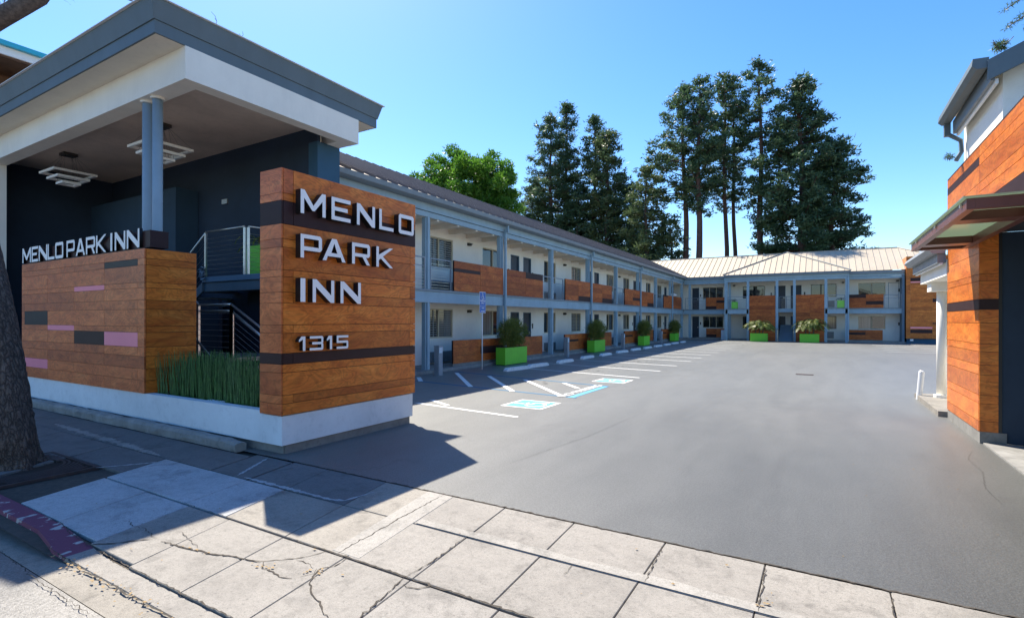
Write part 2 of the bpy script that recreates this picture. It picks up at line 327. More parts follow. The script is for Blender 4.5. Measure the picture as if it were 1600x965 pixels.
def letter(ch,u0,u1,z0,z1,plane,depth,face,parent):
    """face 'X': reads along +Y on a +X face; 'Y': reads along +X on a -Y face"""
    h=z1-z0; w=(u1-u0)/h
    cu=bpy.data.curves.new('letter','CURVE'); cu.dimensions='2D'; cu.fill_mode='BOTH'; cu.extrude=depth/2
    for lp in glyph(ch,w):
        s=cu.splines.new('POLY'); s.points.add(len(lp)-1); s.use_cyclic_u=True
        for i,(x,y) in enumerate(lp): s.points[i].co=(x*h,y*h,0,1)
    tmp=bpy.data.objects.new('tmp',cu); me=bpy.data.meshes.new_from_object(tmp)
    bpy.data.objects.remove(tmp); bpy.data.curves.remove(cu)
    for v in me.vertices:
        x,y,z=v.co
        v.co=(plane+depth/2+z,u0+x,z0+y) if face=='X' else (u0+x,plane-depth/2-z,z0+y)
    me.materials.clear(); me.materials.append(M['letter']); me.materials.append(M['black'])
    me.update()
    ax=0 if face=='X' else 1; sg=1 if face=='X' else -1
    for p in me.polygons: p.material_index=0 if p.normal[ax]*sg>.9 else 1
    return link('letter',me,parent)
# ============================================================ GROUND
ZL=-.12
gs=MB().quad((-600,-300,-.32),(600,-300,-.32),(600,900,-.32),(-600,900,-.32)); struct('ground',gs,'gravel')
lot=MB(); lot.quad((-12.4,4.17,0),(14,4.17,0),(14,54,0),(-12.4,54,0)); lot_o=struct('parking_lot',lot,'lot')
def zg(x):
    t=min(1,max(0,(x+5.4)/1.0)); t=t*t*(3-2*t); return ZL*(1-t)-.02*t
def sc(x,y,z): k=(1.75-z)/1.75; return (x*k,y*k,z)
# street and gutter follow the dropped kerb
st=MB(); xs=[-40,-20,-12,-8,-6.5,-5.9,-5.6,-5.4,-5.2,-5.0,-4.8,-4.6,-4.4,-4.0,-3,-1,3,10,30]
for a,b in zip(xs,xs[1:]):
    p,q=sc(a,1.42,zg(a)-.004),sc(b,1.42,zg(b)-.004)
    st.quad((p[0],-14,-.14),(q[0],-14,-.14),q,p)
struct('street',st,'street')
gt=MB()
for a,b in zip(xs,xs[1:]):
    gt.quad(sc(a,1.425,zg(a)),sc(b,1.425,zg(b)),(b*(1.75-zg(b))/1.75,1.80,zg(b)),(a*(1.75-zg(a))/1.75,1.80,zg(a)))
struct('gutter',gt,'gutcon')
ck=MB()  # gutter lip joint line
def ribbon(mb,pts,w,z,jit=.012,sub=6,taper=True):
    P=[Vector((p[0],p[1],0)) for p in pts]; Q=[]
    for a,b in zip(P,P[1:]):
        n=max(2,int((b-a).length/.03)) if sub else 1
        for i in range(n):
            q=a.lerp(b,i/n)+Vector((random.gauss(0,jit),random.gauss(0,jit),0)); Q.append(q)
    Q.append(P[-1]); L=[];Rr=[]
    for i,q in enumerate(Q):
        d=(Q[min(i+1,len(Q)-1)]-Q[max(i-1,0)]); d=d.normalized() if d.length>0 else Vector((1,0,0))
        nrm=Vector((-d.y,d.x,0)); ww=w*(.35+1.1*random.random())
        if taper: ww*=min(1,.25+2.5*min(i,len(Q)-1-i)/len(Q)*2)
        L.append(q+nrm*ww/2);Rr.append(q-nrm*ww/2)
    for i in range(len(Q)-1):
        mb.quad((Rr[i].x,Rr[i].y,z),(Rr[i+1].x,Rr[i+1].y,z),(L[i+1].x,L[i+1].y,z),(L[i].x,L[i].y,z))
# kerb along the street (red painted, dips at the driveway)
kx=[-40,-12,-9,-7.5,-6.5,-6.0,-5.6,-5.4,-5.2,-5.03,-4.8,-4.6,-4.42,-4.1,-3.6,-2.5,-1,1,4,12,30]
def kout(x): return 1.735 if x<-5.6 else (1.735-.085*min(1,(x+5.6)/.57) if x<-5.03 else 1.645)
def kin(x): return 1.895 if x<-5.7 else 1.895-.10*min(1,(x+5.7)/1.3)
def kz(x): return 0.0 if x<-5.3 else -.012*min(1,(x+5.3)/.9)
kb=MB()
for a,b in zip(kx,kx[1:]):
    mi=0 if b<-4.78 else 1
    za,zb=kz(a),kz(b)
    kb.quad((a,kout(a),za),(b,kout(b),zb),(b,kin(b)-.006,zb),(a,kin(a)-.006,za),mi=mi)
    fa=sc(a,kout(a),zg(a)-.03); fb=sc(b,kout(b),zg(b)-.03)
    kb.quad((a,kout(a)-.02,zg(a)-.03),(b,kout(b)-.02,zg(b)-.03),(b,kout(b),zb),(a,kout(a),za),mi=mi)
struct('kerb',kb,['redkerb','slab'])
# sidewalk: bed + individual slabs
sw=thing('sidewalk',None,None); sw['kind']='structure'
MB().quad((-40,1.62,-.035),(30,1.62,-.035),(30,4.25,-.035),(-40,4.25,-.035)).build('bed','crack',sw)
X0=[8.6,7.9,7.15,6.4,5.7,5,4.28,3.55,2.85,2.1,1.12,.39,-.34,-1.05,-1.83,-2.53,-3.24,-4.03,-4.95,-5.55,-6.3,-7.3]
X0n=[4.4,2.8,1.1,-.35,-1.75,-2.53,-3.24,-4.03,-4.85,-5.45,-6.3,-7.3]
def sk(x,y): k=max(0,.07*(-x)-.07)*(1 if x>-5 else .75); return x+k*(4.15-y)
def slab(xa,xb,y0,y1,mat,g=.0035,tilt=.0025):
    mb=MB(); z=[random.gauss(0,tilt*.5)-.001 for _ in range(4)]
    p=[(sk(xb,y0)+g,y0+g,z[0]),(sk(xa,y0)-g,y0+g,z[1]),(sk(xa,y1)-g,y1-g,z[2]),(sk(xb,y1)+g,y1-g,z[3])]
    # slight rounded arris: top inset + side drop
    i=.004; c=[(p[0][0]+i,p[0][1]+i,p[0][2]),(p[1][0]-i,p[1][1]+i,p[1][2]),(p[2][0]-i,p[2][1]-i,p[2][2]),(p[3][0]+i,p[3][1]-i,p[3][2])]
    mb.quad(*c)
    lo=[(q[0],q[1],q[2]-.005) for q in p]; bt=[(q[0],q[1],-.034) for q in p]
    for a in range(4):
        b=(a+1)%4; mb.quad(lo[a],lo[b],c[b],c[a]); mb.quad(bt[a],bt[b],lo[b],lo[a])
    mb.build('slab',mat,sw)
for xa,xb in zip(X0,X0[1:]):
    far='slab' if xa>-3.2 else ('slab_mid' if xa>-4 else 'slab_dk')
    if xa>-5.5:
        if xa>-3.2:
            slab(xa,xb,3.445,4.16,far)
        else: slab(xa,xb,3.445,4.16,far)
        mid='slab' if xa>-3.2 else ('slab_mid' if xa>-4.9 else 'slab_new')
        slab(xa,xb,2.70,3.435,mid)
    elif xa>-7.2: slab(xa,xb,2.70,3.435,'slab_new'); 
for xa,xb in zip(X0n,X0n[1:]):
    y1=2.68
    slab(xa,xb,kin(xa)+.004,y1,'slab_grooved' if -2.0<xa<-1.5 else ('slab_new' if xa<-4.9 else 'slab'))
pb_=MB(); xq=-3.1
while xq<8:
    xr=xq+.12; h0,h1=[.105+.012*math.sin(q*5.1)+.008*math.sin(q*13) for q in (xq,xr)]
    pb_.quad((sk(xq,3.45),3.452,.003),(sk(xr,3.45),3.452,.003),(sk(xr,3.55),3.45+h1,.003),(sk(xq,3.55),3.45+h0,.003)); xq=xr
pb_.build('pale_stain','slab_pale',sw)
# pale band over the joint west of the drive
slab(-3.12,-3.44,2.72,4.15,'slab_pale',.001); 
for o in [sw.children[-1]]: o.location=(0,0,.004)
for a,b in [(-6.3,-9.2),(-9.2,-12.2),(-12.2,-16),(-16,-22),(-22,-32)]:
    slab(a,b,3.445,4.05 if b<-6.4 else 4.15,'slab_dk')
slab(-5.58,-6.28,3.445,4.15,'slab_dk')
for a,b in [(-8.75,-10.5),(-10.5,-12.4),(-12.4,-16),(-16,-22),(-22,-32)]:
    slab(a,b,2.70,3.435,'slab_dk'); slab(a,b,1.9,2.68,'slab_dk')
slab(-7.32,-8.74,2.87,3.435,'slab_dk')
ps=MB(); ribbon(ps,[(-7.3,3.47),(-8.3,3.52),(-9.5,3.56),(-11.0,3.62)],.12,.002,.0); ps.build('pale_stain','slab_pale',sw)
ps=MB(); ribbon(ps,[(-6.0,4.1),(-5.62,3.47)],.04,.003,.0); ribbon(ps,[(-5.5,3.475),(-4.9,3.475),(-4.1,3.475),(-3.96,3.52),(-3.9,3.85)],.05,.003,.0); ps.build('pale_stain','slab_new',sw)
ps=MB(); ribbon(ps,[(-7.34,2.8),(-6.9,3.40)],.035,.003,0); ps.build('pale_stain','slab_new',sw)
cr=MB()
for pts,wd in [([(-4.47,2.14),(-4.34,2.15),(-4.2,2.16),(-4.06,2.19),(-3.95,2.2),(-3.86,2.23),(-3.74,2.26),(-3.65,2.28),(-3.58,2.29),(-3.47,2.32)],.026),
  ([(-4.53,2.32),(-4.3,2.26),(-4.1,2.22)],.008),([(-3.62,2.28),(-3.55,2.3),(-3.47,2.34),(-3.37,2.42),(-3.31,2.49),(-3.25,2.57),(-3.2,2.68)],.012),
  ([(-3.45,2.32),(-3.37,2.27),(-3.27,2.28),(-3.16,2.25),(-3.07,2.28)],.018),([(-3.28,2.48),(-3.19,2.48),(-3.14,2.48),(-3.07,2.45)],.010),
  ([(-2.99,2.69),(-2.97,2.61),(-2.96,2.53),(-3.02,2.48),(-2.99,2.41),(-2.94,2.31),(-2.79,2.22),(-2.61,2.15),(-2.54,2.11),(-2.48,2.09)],.017),
  ([(-3.05,2.46),(-3.0,2.40),(-3.05,2.33)],.008),
  ([(-5.21,2.22),(-5.0,2.17),(-4.85,2.2),(-4.67,2.16),(-4.56,2.15)],.010),([(-2.37,2.61),(-2.3,2.6),(-2.25,2.62),(-2.19,2.69)],.014),
  ([(-1.53,3.44),(-1.51,3.33),(-1.52,3.27)],.006),([(-4.9,1.8),(-4.72,1.95),(-4.6,2.1),(-4.55,2.15)],.020),
  ([(-3.7,2.69),(-3.2,2.69),(-2.8,2.695),(-2.43,2.69),(-1.9,2.695),(-1.4,2.70),(-1.0,2.69)],.022),([(-5.4,2.69),(-4.4,2.69),(-3.7,2.69)],.009),
  ([(-2.43,2.7),(-2.42,2.96),(-2.43,3.15),(-2.45,3.3),(-2.46,3.44)],.015),([(-3.11,2.7),(-3.16,3.2),(-3.2,3.6),(-3.24,4.15)],.018),
  ([(-2.43,2.69),(-2.38,2.45),(-2.31,2.15)],.015),([(-.34,4.14),(-.33,3.9),(-.32,3.46)],.016),([(-1.05,4.1),(-1.03,3.8),(-1.01,3.46)],.012),
  ([(.39,4.14),(.38,3.8),(.37,3.46)],.012),([(-6.2,4.17),(-4,4.165),(-2,4.165),(0,4.165),(2,4.165),(6,4.165)],.028),
  ([(-5.4,1.655),(-4.4,1.625),(-3.5,1.63),(-2,1.63),(0,1.63)],.018),([(-5.9,1.86),(-5.6,1.89),(-5.3,1.84),(-4.6,1.80),(-3.5,1.80),(-2,1.80)],.014),
  ([(-5.35,1.43),(-4.9,1.42),(-4.4,1.40),(-3.7,1.40)],.009)]:
    ribbon(cr,pts,wd*.62,.0045 if pts[0][1]>1.7 else -.006,.006)
cr.build('crack','crack',sw)['kind']='stuff'
lf=MB()
for _ in range(150):
    if random.random()<.5: x,y,z=random.uniform(-5,-2),1.60+random.gauss(0,.03),zg(-4)+.02
    elif random.random()<.5: x,y,z=random.choice([(-4.1+random.gauss(0,.12),2.18+random.gauss(0,.02),.008),(-3.4+random.gauss(0,.05),2.28+random.gauss(0,.02),.008),(-3.0+random.gauss(0,.05),2.42+random.gauss(0,.05),.008),(-.3+random.gauss(0,.015),3.55+random.gauss(0,.05),.008)])
    else: x,y,z=random.uniform(-6,2),random.uniform(1.7,4.1),.008
    r=random.uniform(.004,.012); a=random.random()*6.28
    lf.quad(*[(x+r*(1.8 if k%2 else 1)*math.cos(a+k*1.57),y+r*math.sin(a+k*1.57),z+random.random()*.006) for k in range(4)])
lf.build('leaf_litter','leaf_litter',None,label='dry leaf crumbs scattered in the pavement cracks and gutter',cat='leaf litter',kind='stuff')
# tree grate
tg=thing('tree_grate','rusty cast iron grate in the pavement round the street tree foot','tree grate',(-8.05,2.38,0))
g=MB(); g.box(-8.72,-7.36,1.94,1.98,-.03,.004); g.box(-8.72,-7.36,2.81,2.85,-.03,.004); g.box(-8.72,-8.68,1.98,2.81,-.03,.004); g.box(-7.40,-7.36,1.98,2.81,-.03,.004); g.build('frame','iron',tg)
g=MB()
for i in range(3,17):
    r=.045*i+.2
    for a in range(0,48):
        a0=2*math.pi*a/48; a1=2*math.pi*(a+1)/48
        P=[(-8.05+rr*math.cos(q),2.38+rr*math.sin(q)) for rr,q in ((r,a0),(r+.025,a0),(r+.025,a1),(r,a1))]
        if all(-8.68<x<-7.40 and 1.98<y<2.81 for x,y in P):
            g.quad(*[(x,y,.002) for x,y in P])
g.build('grate_rings','iron',tg); MB().quad((-8.7,1.95,-.025),(-7.37,1.95,-.025),(-7.37,2.84,-.025),(-8.7,2.84,-.025)).build('pit','soil',tg)
# parking markings
def strip(x0,y0,x1,y1,w,mat,name='parking_line',z=.004,par=None,straightx=False):
    d=Vector((x1-x0,y1-y0,0)).normalized(); n=Vector((-d.y,d.x,0))*w/2
    if straightx: n=Vector((w/2,0,0))
    return MB().quad((x0-n.x,y0-n.y,z),(x1-n.x,y1-n.y,z),(x1+n.x,y1+n.y,z),(x0+n.x,y0+n.y,z)).build(name,mat,lot_o)
for i,y in enumerate([15.62,18.01,20.4,22.94,25.2,27.6,30.0,32.4,34.8,37.2,39.6,42.0,44.4]):
    strip(-9.2 if i==0 else -9.9,y+(.88 if i==0 else .95)*(1 if i<4 else .8),-4.74,y,.10,'paint_w')
strip(-7.3,8.42,-4.7,8.15,.10,'paint_w'); strip(-7.3,8.9,-6.55,8.52,.10,'paint_w')
strip(-10.6,11.52,-4.72,10.84,.10,'paint_bd','blue_line'); strip(-10.6,14.16,-4.80,13.14,.10,'paint_bd','blue_line'); strip(-4.86,10.82,-4.88,13.1,.16,'paint_b','blue_line',.0045)
for a in [((-10.31,13.85),(-7.84,11.16)),((-8.87,13.59),(-6.49,11.01)),((-7.45,13.32),(-5.16,10.95)),((-6.12,13.17),(-5.34,12.35)),((-10.5,12.2),(-9.75,11.42))]:
    strip(*a[0],*a[1],.13,'paint_w','hatch_line',.0085)
for y in [10,13,16.5,20,24,28,33,38]:
    if y>24: strip(9,y,12,y,.1,'paint_w')
for y in [36,38.4,40.8,43.2,45.6,48]: strip(3.2,y,9.5,y,.10,'paint_w')
def text_mesh(txt,size,spacing=1.0):
    cu=bpy.data.curves.new('t','FONT'); cu.body=txt; cu.size=size; cu.align_x='CENTER'; cu.align_y='CENTER'; cu.space_character=spacing; cu.offset=size*.02
    tmp=bpy.data.objects.new('t',cu); me=bpy.data.meshes.new_from_object(tmp); bpy.data.objects.remove(tmp); bpy.data.curves.remove(cu); return me
def xform_mesh(me,f,mat):
    for v in me.vertices: v.co=f(v.co.x,v.co.y)
    me.materials.clear(); me.materials.append(M[mat]); me.update(); return me
link('lettering',xform_mesh(text_mesh('NO PARKING',.40),lambda x,y:(-5.08-y*.75,12.0+x,.0125),'paint_w'),lot_o)
def wheelchair(mb,f):
    # unit box 0..1 : person in wheelchair, as flat strokes
    def stroke(pts,w):
        for i,(a,b) in enumerate(zip(pts,pts[1:])):
            d=Vector((b[0]-a[0],b[1]-a[1])); L=d.length; d/=L; n=Vector((-d.y,d.x))*w/2; e=d*w*.3
            mb.quad(f(a[0]-n.x-e.x,a[1]-n.y-e.y,i%3),f(b[0]-n.x+e.x,b[1]-n.y+e.y,i%3),f(b[0]+n.x+e.x,b[1]+n.y+e.y,i%3),f(a[0]+n.x-e.x,a[1]+n.y-e.y,i%3))
    mb.quad(*[f(.42+.075*math.cos(k*math.pi/5),.88+.075*math.sin(k*math.pi/5),0) for k in range(10)])
    stroke([(.42,.78),(.44,.46),(.66,.46),(.76,.16),(.86,.19)],.075)
    stroke([(.43,.63),(.63,.63)],.06)
    stroke([(.43+.255*math.cos(a),.33+.255*math.sin(a)) for a in np.linspace(R(125),R(345),14)],.065)
for (cx,cy) in ((-5.17,9.53),(-5.16,14.43)):
    h=.47
    MB().quad((cx-h,cy-h,.004),(cx+h,cy-h,.004),(cx+h,cy+h,.004),(cx-h,cy+h,.004)).build('emblem_border','paint_w',lot_o)
    k=.40; MB().quad((cx-k,cy-k,.008),(cx+k,cy-k,.008),(cx+k,cy+k,.008),(cx-k,cy+k,.008)).build('emblem_field','paint_b',lot_o)
    mb=MB(); wheelchair(mb,lambda u,v,i: (cx+.40-v*.8,cy-.42+u*.84,.012+.0006*i)); mb.build('wheelchair_emblem','paint_w',lot_o)
tag(MB().box(-.7,-.2,19.2,19.55,.001,.008).build('storm_drain','iron',None),'small dark drain cover set in the open parking asphalt','drain')
deb=MB()
for _ in range(26):
    x,y=random.uniform(-1.5,2),random.uniform(4.3,11); r=random.uniform(.003,.010)
    deb.quad(*[(x+r*random.uniform(.6,1.5)*math.cos(k*1.57),y+r*math.sin(k*1.57),.006+random.random()*.004) for k in range(4)])
tag(deb.build('litter','leaf_litter',None,kind='stuff'),'tiny pale scraps scattered over the parking asphalt','litter')
lc=MB()
for pts in ([(1.75,9.2),(1.6,8.6),(1.62,8.0),(1.48,7.2),(1.5,6.6)],[(-2.2,11.5),(-1.2,11.9),(-.1,11.7),(1.0,12.2)],[(-3.5,19),(-1,19.6),(2,19.2),(6,20)],[(-3.3,5.2),(-3.0,7.5),(-2.9,10)]):
    ribbon(lc,pts,.005,.003,.005)
lc.build('crack','oil',lot_o)['kind']='stuff'
od=MB()
for _ in range(60):
    x,y=random.choice([(-7,13),(-6.6,17),(-6.6,19.2),(-6.5,21.7),(-6.5,24),(-6.6,26.4)]); x+=random.gauss(0,.35); y+=random.gauss(0,.2); r=random.uniform(.015,.07)
    od.quad(*[(x+r*random.uniform(.7,1.2)*math.cos(k*.785),y+r*random.uniform(.7,1.2)*math.sin(k*.785),.003) for k in range(8)])
od.build('oil_drips','oil',lot_o)['kind']='stuff'
# concrete pad at office
MB().box(1.99,8,4.3,9.80,-.05,.02).build('office_threshold','kerbcon',None,kind='structure')
MB().box(1.85,2.6,12.2,15.0,-.05,.10).build('porch_plinth','slab',None,kind='structure')
# walkways under the wings
MB().box(-12.4,-10.95,8.6,51.9,-.05,.10).build('walkway','kerbcon',None,kind='structure')
MB().box(-10.93,8.7,50.4,51.9,-.05,.10).build('walkway','kerbcon',None,kind='structure')
# ============================================================ PLANTER WALL, SIGN, BOX
YF=4.28
pw=thing('planter_wall','white painted low wall along the pavement below sign and wooden box','wall',(-10,4.6,0))
def shell(mb,pts): mb.quad(*pts)
MB().box(-14.7,-9.46,YF,4.42,.12,.54).build('wall','base_white',pw)
MB().box(-9.458,-6.43,YF,4.41,.121,.54).build('wall','base_white',pw)
MB().box(-6.428,-5.97,YF,6.78,.12,.50).build('wall','base_white',pw)
MB().box(-9.458,-6.43,5.35,5.48,.12,.54).build('wall','base_white',pw)
MB().box(-7.95,-7.60,4.412,4.5,.12,.538).build('pier','base_white',pw)
MB().box(-16,-6.02,4.34,5.3,-.04,.119).build('footing','footing',pw); MB().box(-6.018,-6.0,4.36,6.74,-.04,.119).build('footing','footing',pw)
MB().box(-6.44,-6.02,5.302,6.72,-.04,.119).build('footing','footing',pw)
MB().box(-9.45,-6.44,4.415,5.35,.3,.40).build('soil','soil',pw)
sg=MB(); 
lk=MB(); prof_=[(4.085,-.01),(4.078,.05),(4.075,.10),(4.10,.135),(4.15,.142),(4.21,.138),(4.23,.11),(4.23,-.01)]
xk=-22.0; ringp=None
def kring(x):
    e=max(0,(x+7.6)/1.05); e=min(1,e); sc_z=1-.25*e*e-(.5 if x>-6.62 else 0)
    return [(x,y_+random.gauss(0,.004)+(.008*math.sin(x*3.1) if k_<4 else 0),z_*sc_z+(random.gauss(0,.006) if 0<k_<7 else 0)) for k_,(y_,z_) in enumerate(prof_)]
xs_k=[]
while xk<-6.56:
    xs_k.append(xk); xk+=.16
rings=[kring(x) for x in xs_k]
n0=len(lk.v)
for rg_ in rings: lk.v+=rg_
K8=len(prof_)
for i_ in range(len(rings)-1):
    for k_ in range(K8-1):
        a_=n0+i_*K8+k_; lk.f.append((a_,a_+K8,a_+K8+1,a_+1)); lk.mi.append(0)
lk.f.append(tuple(n0+(len(rings)-1)*K8+k_ for k_ in range(K8))); lk.mi.append(0)
tag(lk.build('low_kerb','kerbcon',None),'low weathered concrete kerb in front of the white wall','kerb')
tag(MB().quad((-22,4.23,.03),(-6.8,4.23,.03),(-6.8,4.28,.03),(-22,4.28,.03)).build('gravel_strip','gravel',None,kind='stuff'),'dark gravel between low kerb and white wall','gravel')
def panelY(parent,x0,x1,z0,z1,y,mat,th=.022,g=.0025,name='panel'):  # facing -Y
    MB().box(x0+g,x1-g,y-th,y,z0+g,z1-g).build(name,mat,parent)
def panelX(parent,y0,y1,z0,z1,x,mat,th=.022,g=.0035,name='panel',sgn=1):
    MB().box(x,x+sgn*th,y0+g,y1-g,z0+g,z1-g).build(name,mat,parent)
bx=thing('wood_clad_box','low wide wooden box with pink and dark panels carrying raised lettering','cladding',(-12,4.7,.54))
MB().box(-14.62,-9.472,YF+.006,5.06,.545,2.895).build('core','black',bx)
a,b,c,d,e,f_,g_=-14.64,-14.49,-13.30,-12.08,-10.86,-9.67,-9.45
rows=[(2.90,2.74,[a,c,e,g_],{}),(2.74,2.63,[a,b,d,e,f_,g_],{3:'grey_panel'}),(2.63,2.35,[a,c,e,g_],{}),(2.35,2.26,[a,b,c,d,e,f_,g_],{3:'pink'}),
 (2.26,2.06,[a,c,d,e,g_],{}),(2.06,1.91,[a,b,d,f_,g_],{}),(1.91,1.63,[a,b,c,e,g_],{1:'grey_panel'}),(1.63,1.53,[a,b,c,d,f_,g_],{2:'pink'}),
 (1.53,1.29,[a,c,d,e,f_,g_],{2:'dark_panel',3:'pink'}),(1.29,1.14,[a,d,e,f_,g_],{}),(1.14,.94,[a,c,e,g_],{}),(.94,.75,[a,b,c,d,f_,g_],{1:'pink'}),(.75,.54,[a,c,e,g_],{})]
for z1,z0,xs_,sp in rows:
    for i,(p0,p1) in enumerate(zip(xs_,xs_[1:])): panelY(bx,p0,p1,z0,z1,YF,sp.get(i,'wood_dull'))
    panelX(bx,YF+.003,5.08,z0,z1,-9.472,'wood')
MB().box(-14.64,-9.45,4.262,5.08,2.897,2.905).build('cap','black',bx)
lb=MB(); lb.box(-14.72,-9.45,4.34,4.62,2.93,3.21); lb.build('letter_board','dark_panel',bx)
top=lambda x: 3.235
for ch,x0,x1 in [('M',-14.72,-14.26),('E',-14.22,-13.89),('N',-13.85,-13.42),('L',-13.4,-13.07),('O',-13.03,-12.66),('P',-12.51,-12.15),('A',-12.1,-11.71),('R',-11.67,-11.3),('K',-11.26,-10.87),('I',-10.71,-10.64),('N',-10.55,-10.17),('N',-10.12,-9.69)]:
    letter(ch,x0,x1,2.935,3.25,4.339,.05,'Y',bx)
# tall sign
sn=thing('entrance_sign','tall wooden slab sign with white letters and number 1315','sign',(-6.2,5.5,.5))
MB().box(-6.38,-5.975,4.30,6.80,.515,3.69).build('core','black',sn)
L,s_,t_,RR=4.28,4.43,6.69,6.82
srows=[(3.70,3.38,[L,s_,RR]),(3.38,3.28,[L,s_,RR]),(3.28,2.98,[L,s_,RR]),(2.98,2.79,[L,t_,RR]),(2.79,2.68,[L,t_,RR]),(2.68,2.39,[L,t_,RR]),(2.39,2.30,[L,s_,RR]),(2.30,2.10,[L,s_,t_,RR]),(2.10,1.96,[L,s_,RR]),(1.96,1.68,[L,t_,RR]),(1.68,1.57,[L,s_,t_,RR]),(1.57,1.31,[L,t_,RR]),(1.31,1.17,[L,s_,RR]),(1.17,1.06,[L,t_,RR]),(1.06,.77,[L,t_,RR]),(.77,.66,[L,s_,RR]),(.66,.51,[L,RR])]
for z1,z0,ys in srows:
    dk=abs(z1-3.28)<.01 or abs(z1-1.31)<.01
    for i,(p0,p1) in enumerate(zip(ys,ys[1:])):
        panelX(sn,p0,p1,z0,z1,-5.972,'dark_panel' if dk else ('wood_dull' if (z1==3.70 and i==0) else 'wood'))
    panelY(sn,-6.40,-5.952,z0,z1,4.278,'dark_panel' if dk else 'wood_dull')
for row,z0,z1,dp in [([('M',4.46,4.86),('E',4.96,5.30),('N',5.42,5.78),('L',5.87,6.18),('O',6.30,6.66)],3.14,3.455,.10),
   ([('P',4.46,4.80),('A',4.81,5.21),('R',5.33,5.68),('K',5.81,6.17)],2.56,2.87,.10),([('I',4.46,4.535),('N',4.65,5.01),('N',5.12,5.50)],1.98,2.29,.10),
   ([('1',4.46,4.56),('3',4.63,4.85),('1',4.91,5.0),('5',5.08,5.29)],1.335,1.525,.07)]:
    for ch,y0,y1 in row: letter(ch,y0,y1,z0,z1,-5.945,dp,'X',sn)
# horsetail reeds
hv=[]
for i in range(1500):
    x=random.uniform(-9.4,-6.46); y=random.uniform(4.44,5.3); h=random.uniform(.60,.84)*(1 if random.random()<.85 else .7)
    lx,ly=random.gauss(0,.032),random.gauss(0,.03)-.01; r=.0062
    if x<-9.1: lx-=.05
    b0=Vector((x,y,.4)); m0=b0+Vector((lx*.35,ly*.35,h*.5)); t0=b0+Vector((lx,ly,h))
    for (p,q,r0,r1) in ((b0,m0,r,r),(m0,t0,r,r*.35)):
        for k in range(3):
            a0=k*2.094; a1=a0+2.094
            A=p+Vector((math.cos(a0)*r0,math.sin(a0)*r0,0));B=p+Vector((math.cos(a1)*r0,math.sin(a1)*r0,0));Cc=q+Vector((math.cos(a1)*r1,math.sin(a1)*r1,0));D=q+Vector((math.cos(a0)*r1,math.sin(a0)*r1,0))
            hv+=[A,B,Cc,A,Cc,D]
tag(link('horsetail_reeds',tri_mesh('horsetail_reeds',[tuple(v) for v in hv],'horsetail'),None,kind='stuff'),'dense dark green horsetail reeds growing in the white planter','reeds')
# ============================================================ PORTICO
po=thing('entrance_portico','big flat roofed portico with slate fascia and white beams at the entrance','portico',(-13,6.5,0))
XR,YR=-9.07,4.21
# fascia ring (outer roof edge) : two steps
def fascia(z0,z1,off,name):
    mb=MB(); x1=XR+off; y0=YR-off
    mb.box(-26,x1,y0,y0+.05,z0,z1); mb.box(x1-.05,x1,y0+.051,9.05+off,z0,z1); mb.box(-26,x1-.051,9.0+off,9.05+off,z0,z1); mb.build(name,'fascia',po)
uf=MB(); o0,o1=.0,.08
uf.quad((-26,YR-o0,6.50),(XR+o0,YR-o0,6.50),(XR+o1,YR-o1,6.81),(-26,YR-o1,6.81)); uf.quad((XR+o0,YR-o0,6.50),(XR+o0,9.05+o0,6.50),(XR+o1,9.05+o1,6.81),(XR+o1,YR-o1,6.81))
uf.quad((XR+o0,9.05+o0,6.50),(-26,9.05+o0,6.50),(-26,9.05+o1,6.81),(XR+o1,9.05+o1,6.81)); uf.quad((-26,YR-o0,6.50),(-26,9.05,6.50),(XR+o0,9.05,6.50),(XR+o0,YR-o0,6.50)); uf.build('upper_fascia','fascia',po)
fascia(6.29,6.497,-.02,'lower_fascia')
mb=MB(); mb.box(-26,XR+.12,YR-.12,9.17,6.811,6.825); mb.build('roof_edge','paint_white',po)
MB().box(-25.9,XR,YR,9.0,6.826,6.86).build('roof','grey',po)
MB().box(-25.9,XR-.052,YR+.052,9.0,6.285,6.30).build('soffit','cream',po)
mb=MB(); mb.box(-26,-9.075,4.69,5.01,5.74,6.284); mb.build('beam','beam',po)
MB().box(-9.37,-9.076,5.011,8.46,5.742,6.283).build('beam','beam',po)
MB().box(-26,-9.371,5.011,7.84,6.07,6.12).build('ceiling','ceil',po)
MB().box(-9.9,-9.372,8.1,8.45,5.743,6.28).build('beam_return','beam',po)
MB().box(-26,-9.70,7.84,7.92,.0,6.27).build('back_wall','navy',po)
MB().box(-10.0,-9.698,7.838,8.46,.0,5.741).build('corner_pier','navy_l',po)
MB().box(-9.9,-9.70,7.921,8.455,0,5.7).build('pier_side','navy_l',po)
MB().box(-19.6,-19.4,5.02,7.83,0,6.06).build('side_wall','navy',po)
MB().box(-19.39,-14.5,7.26,7.83,0,5.2).build('lift_shaft','shaft',po)
MB().box(-20.4,-18.25,4.72,5.0,0,5.739).build('white_pier','beam',po)
MB().box(-18.2,-17.2,7.2,7.255,0,2.3).build('door','door',po)
for x in (-10.66,-10.30):
    mb=MB(); mb.tube([(x,4.85,.5),(x,4.85,5.74)],.082,20); mb.build('column','col',po,smooth=True)
    MB().tube([(x,4.85,5.70),(x,4.85,5.738)],.115,20).build('collar','beam',po)
MB().box(-26,-9.7,7.0,7.83,-.05,.06).build('floor','footing',po)
w_=MB(); w_.box(-13.35,-13.12,7.80,7.838,4.72,4.84); w_.build('wall_vent','steel',po)
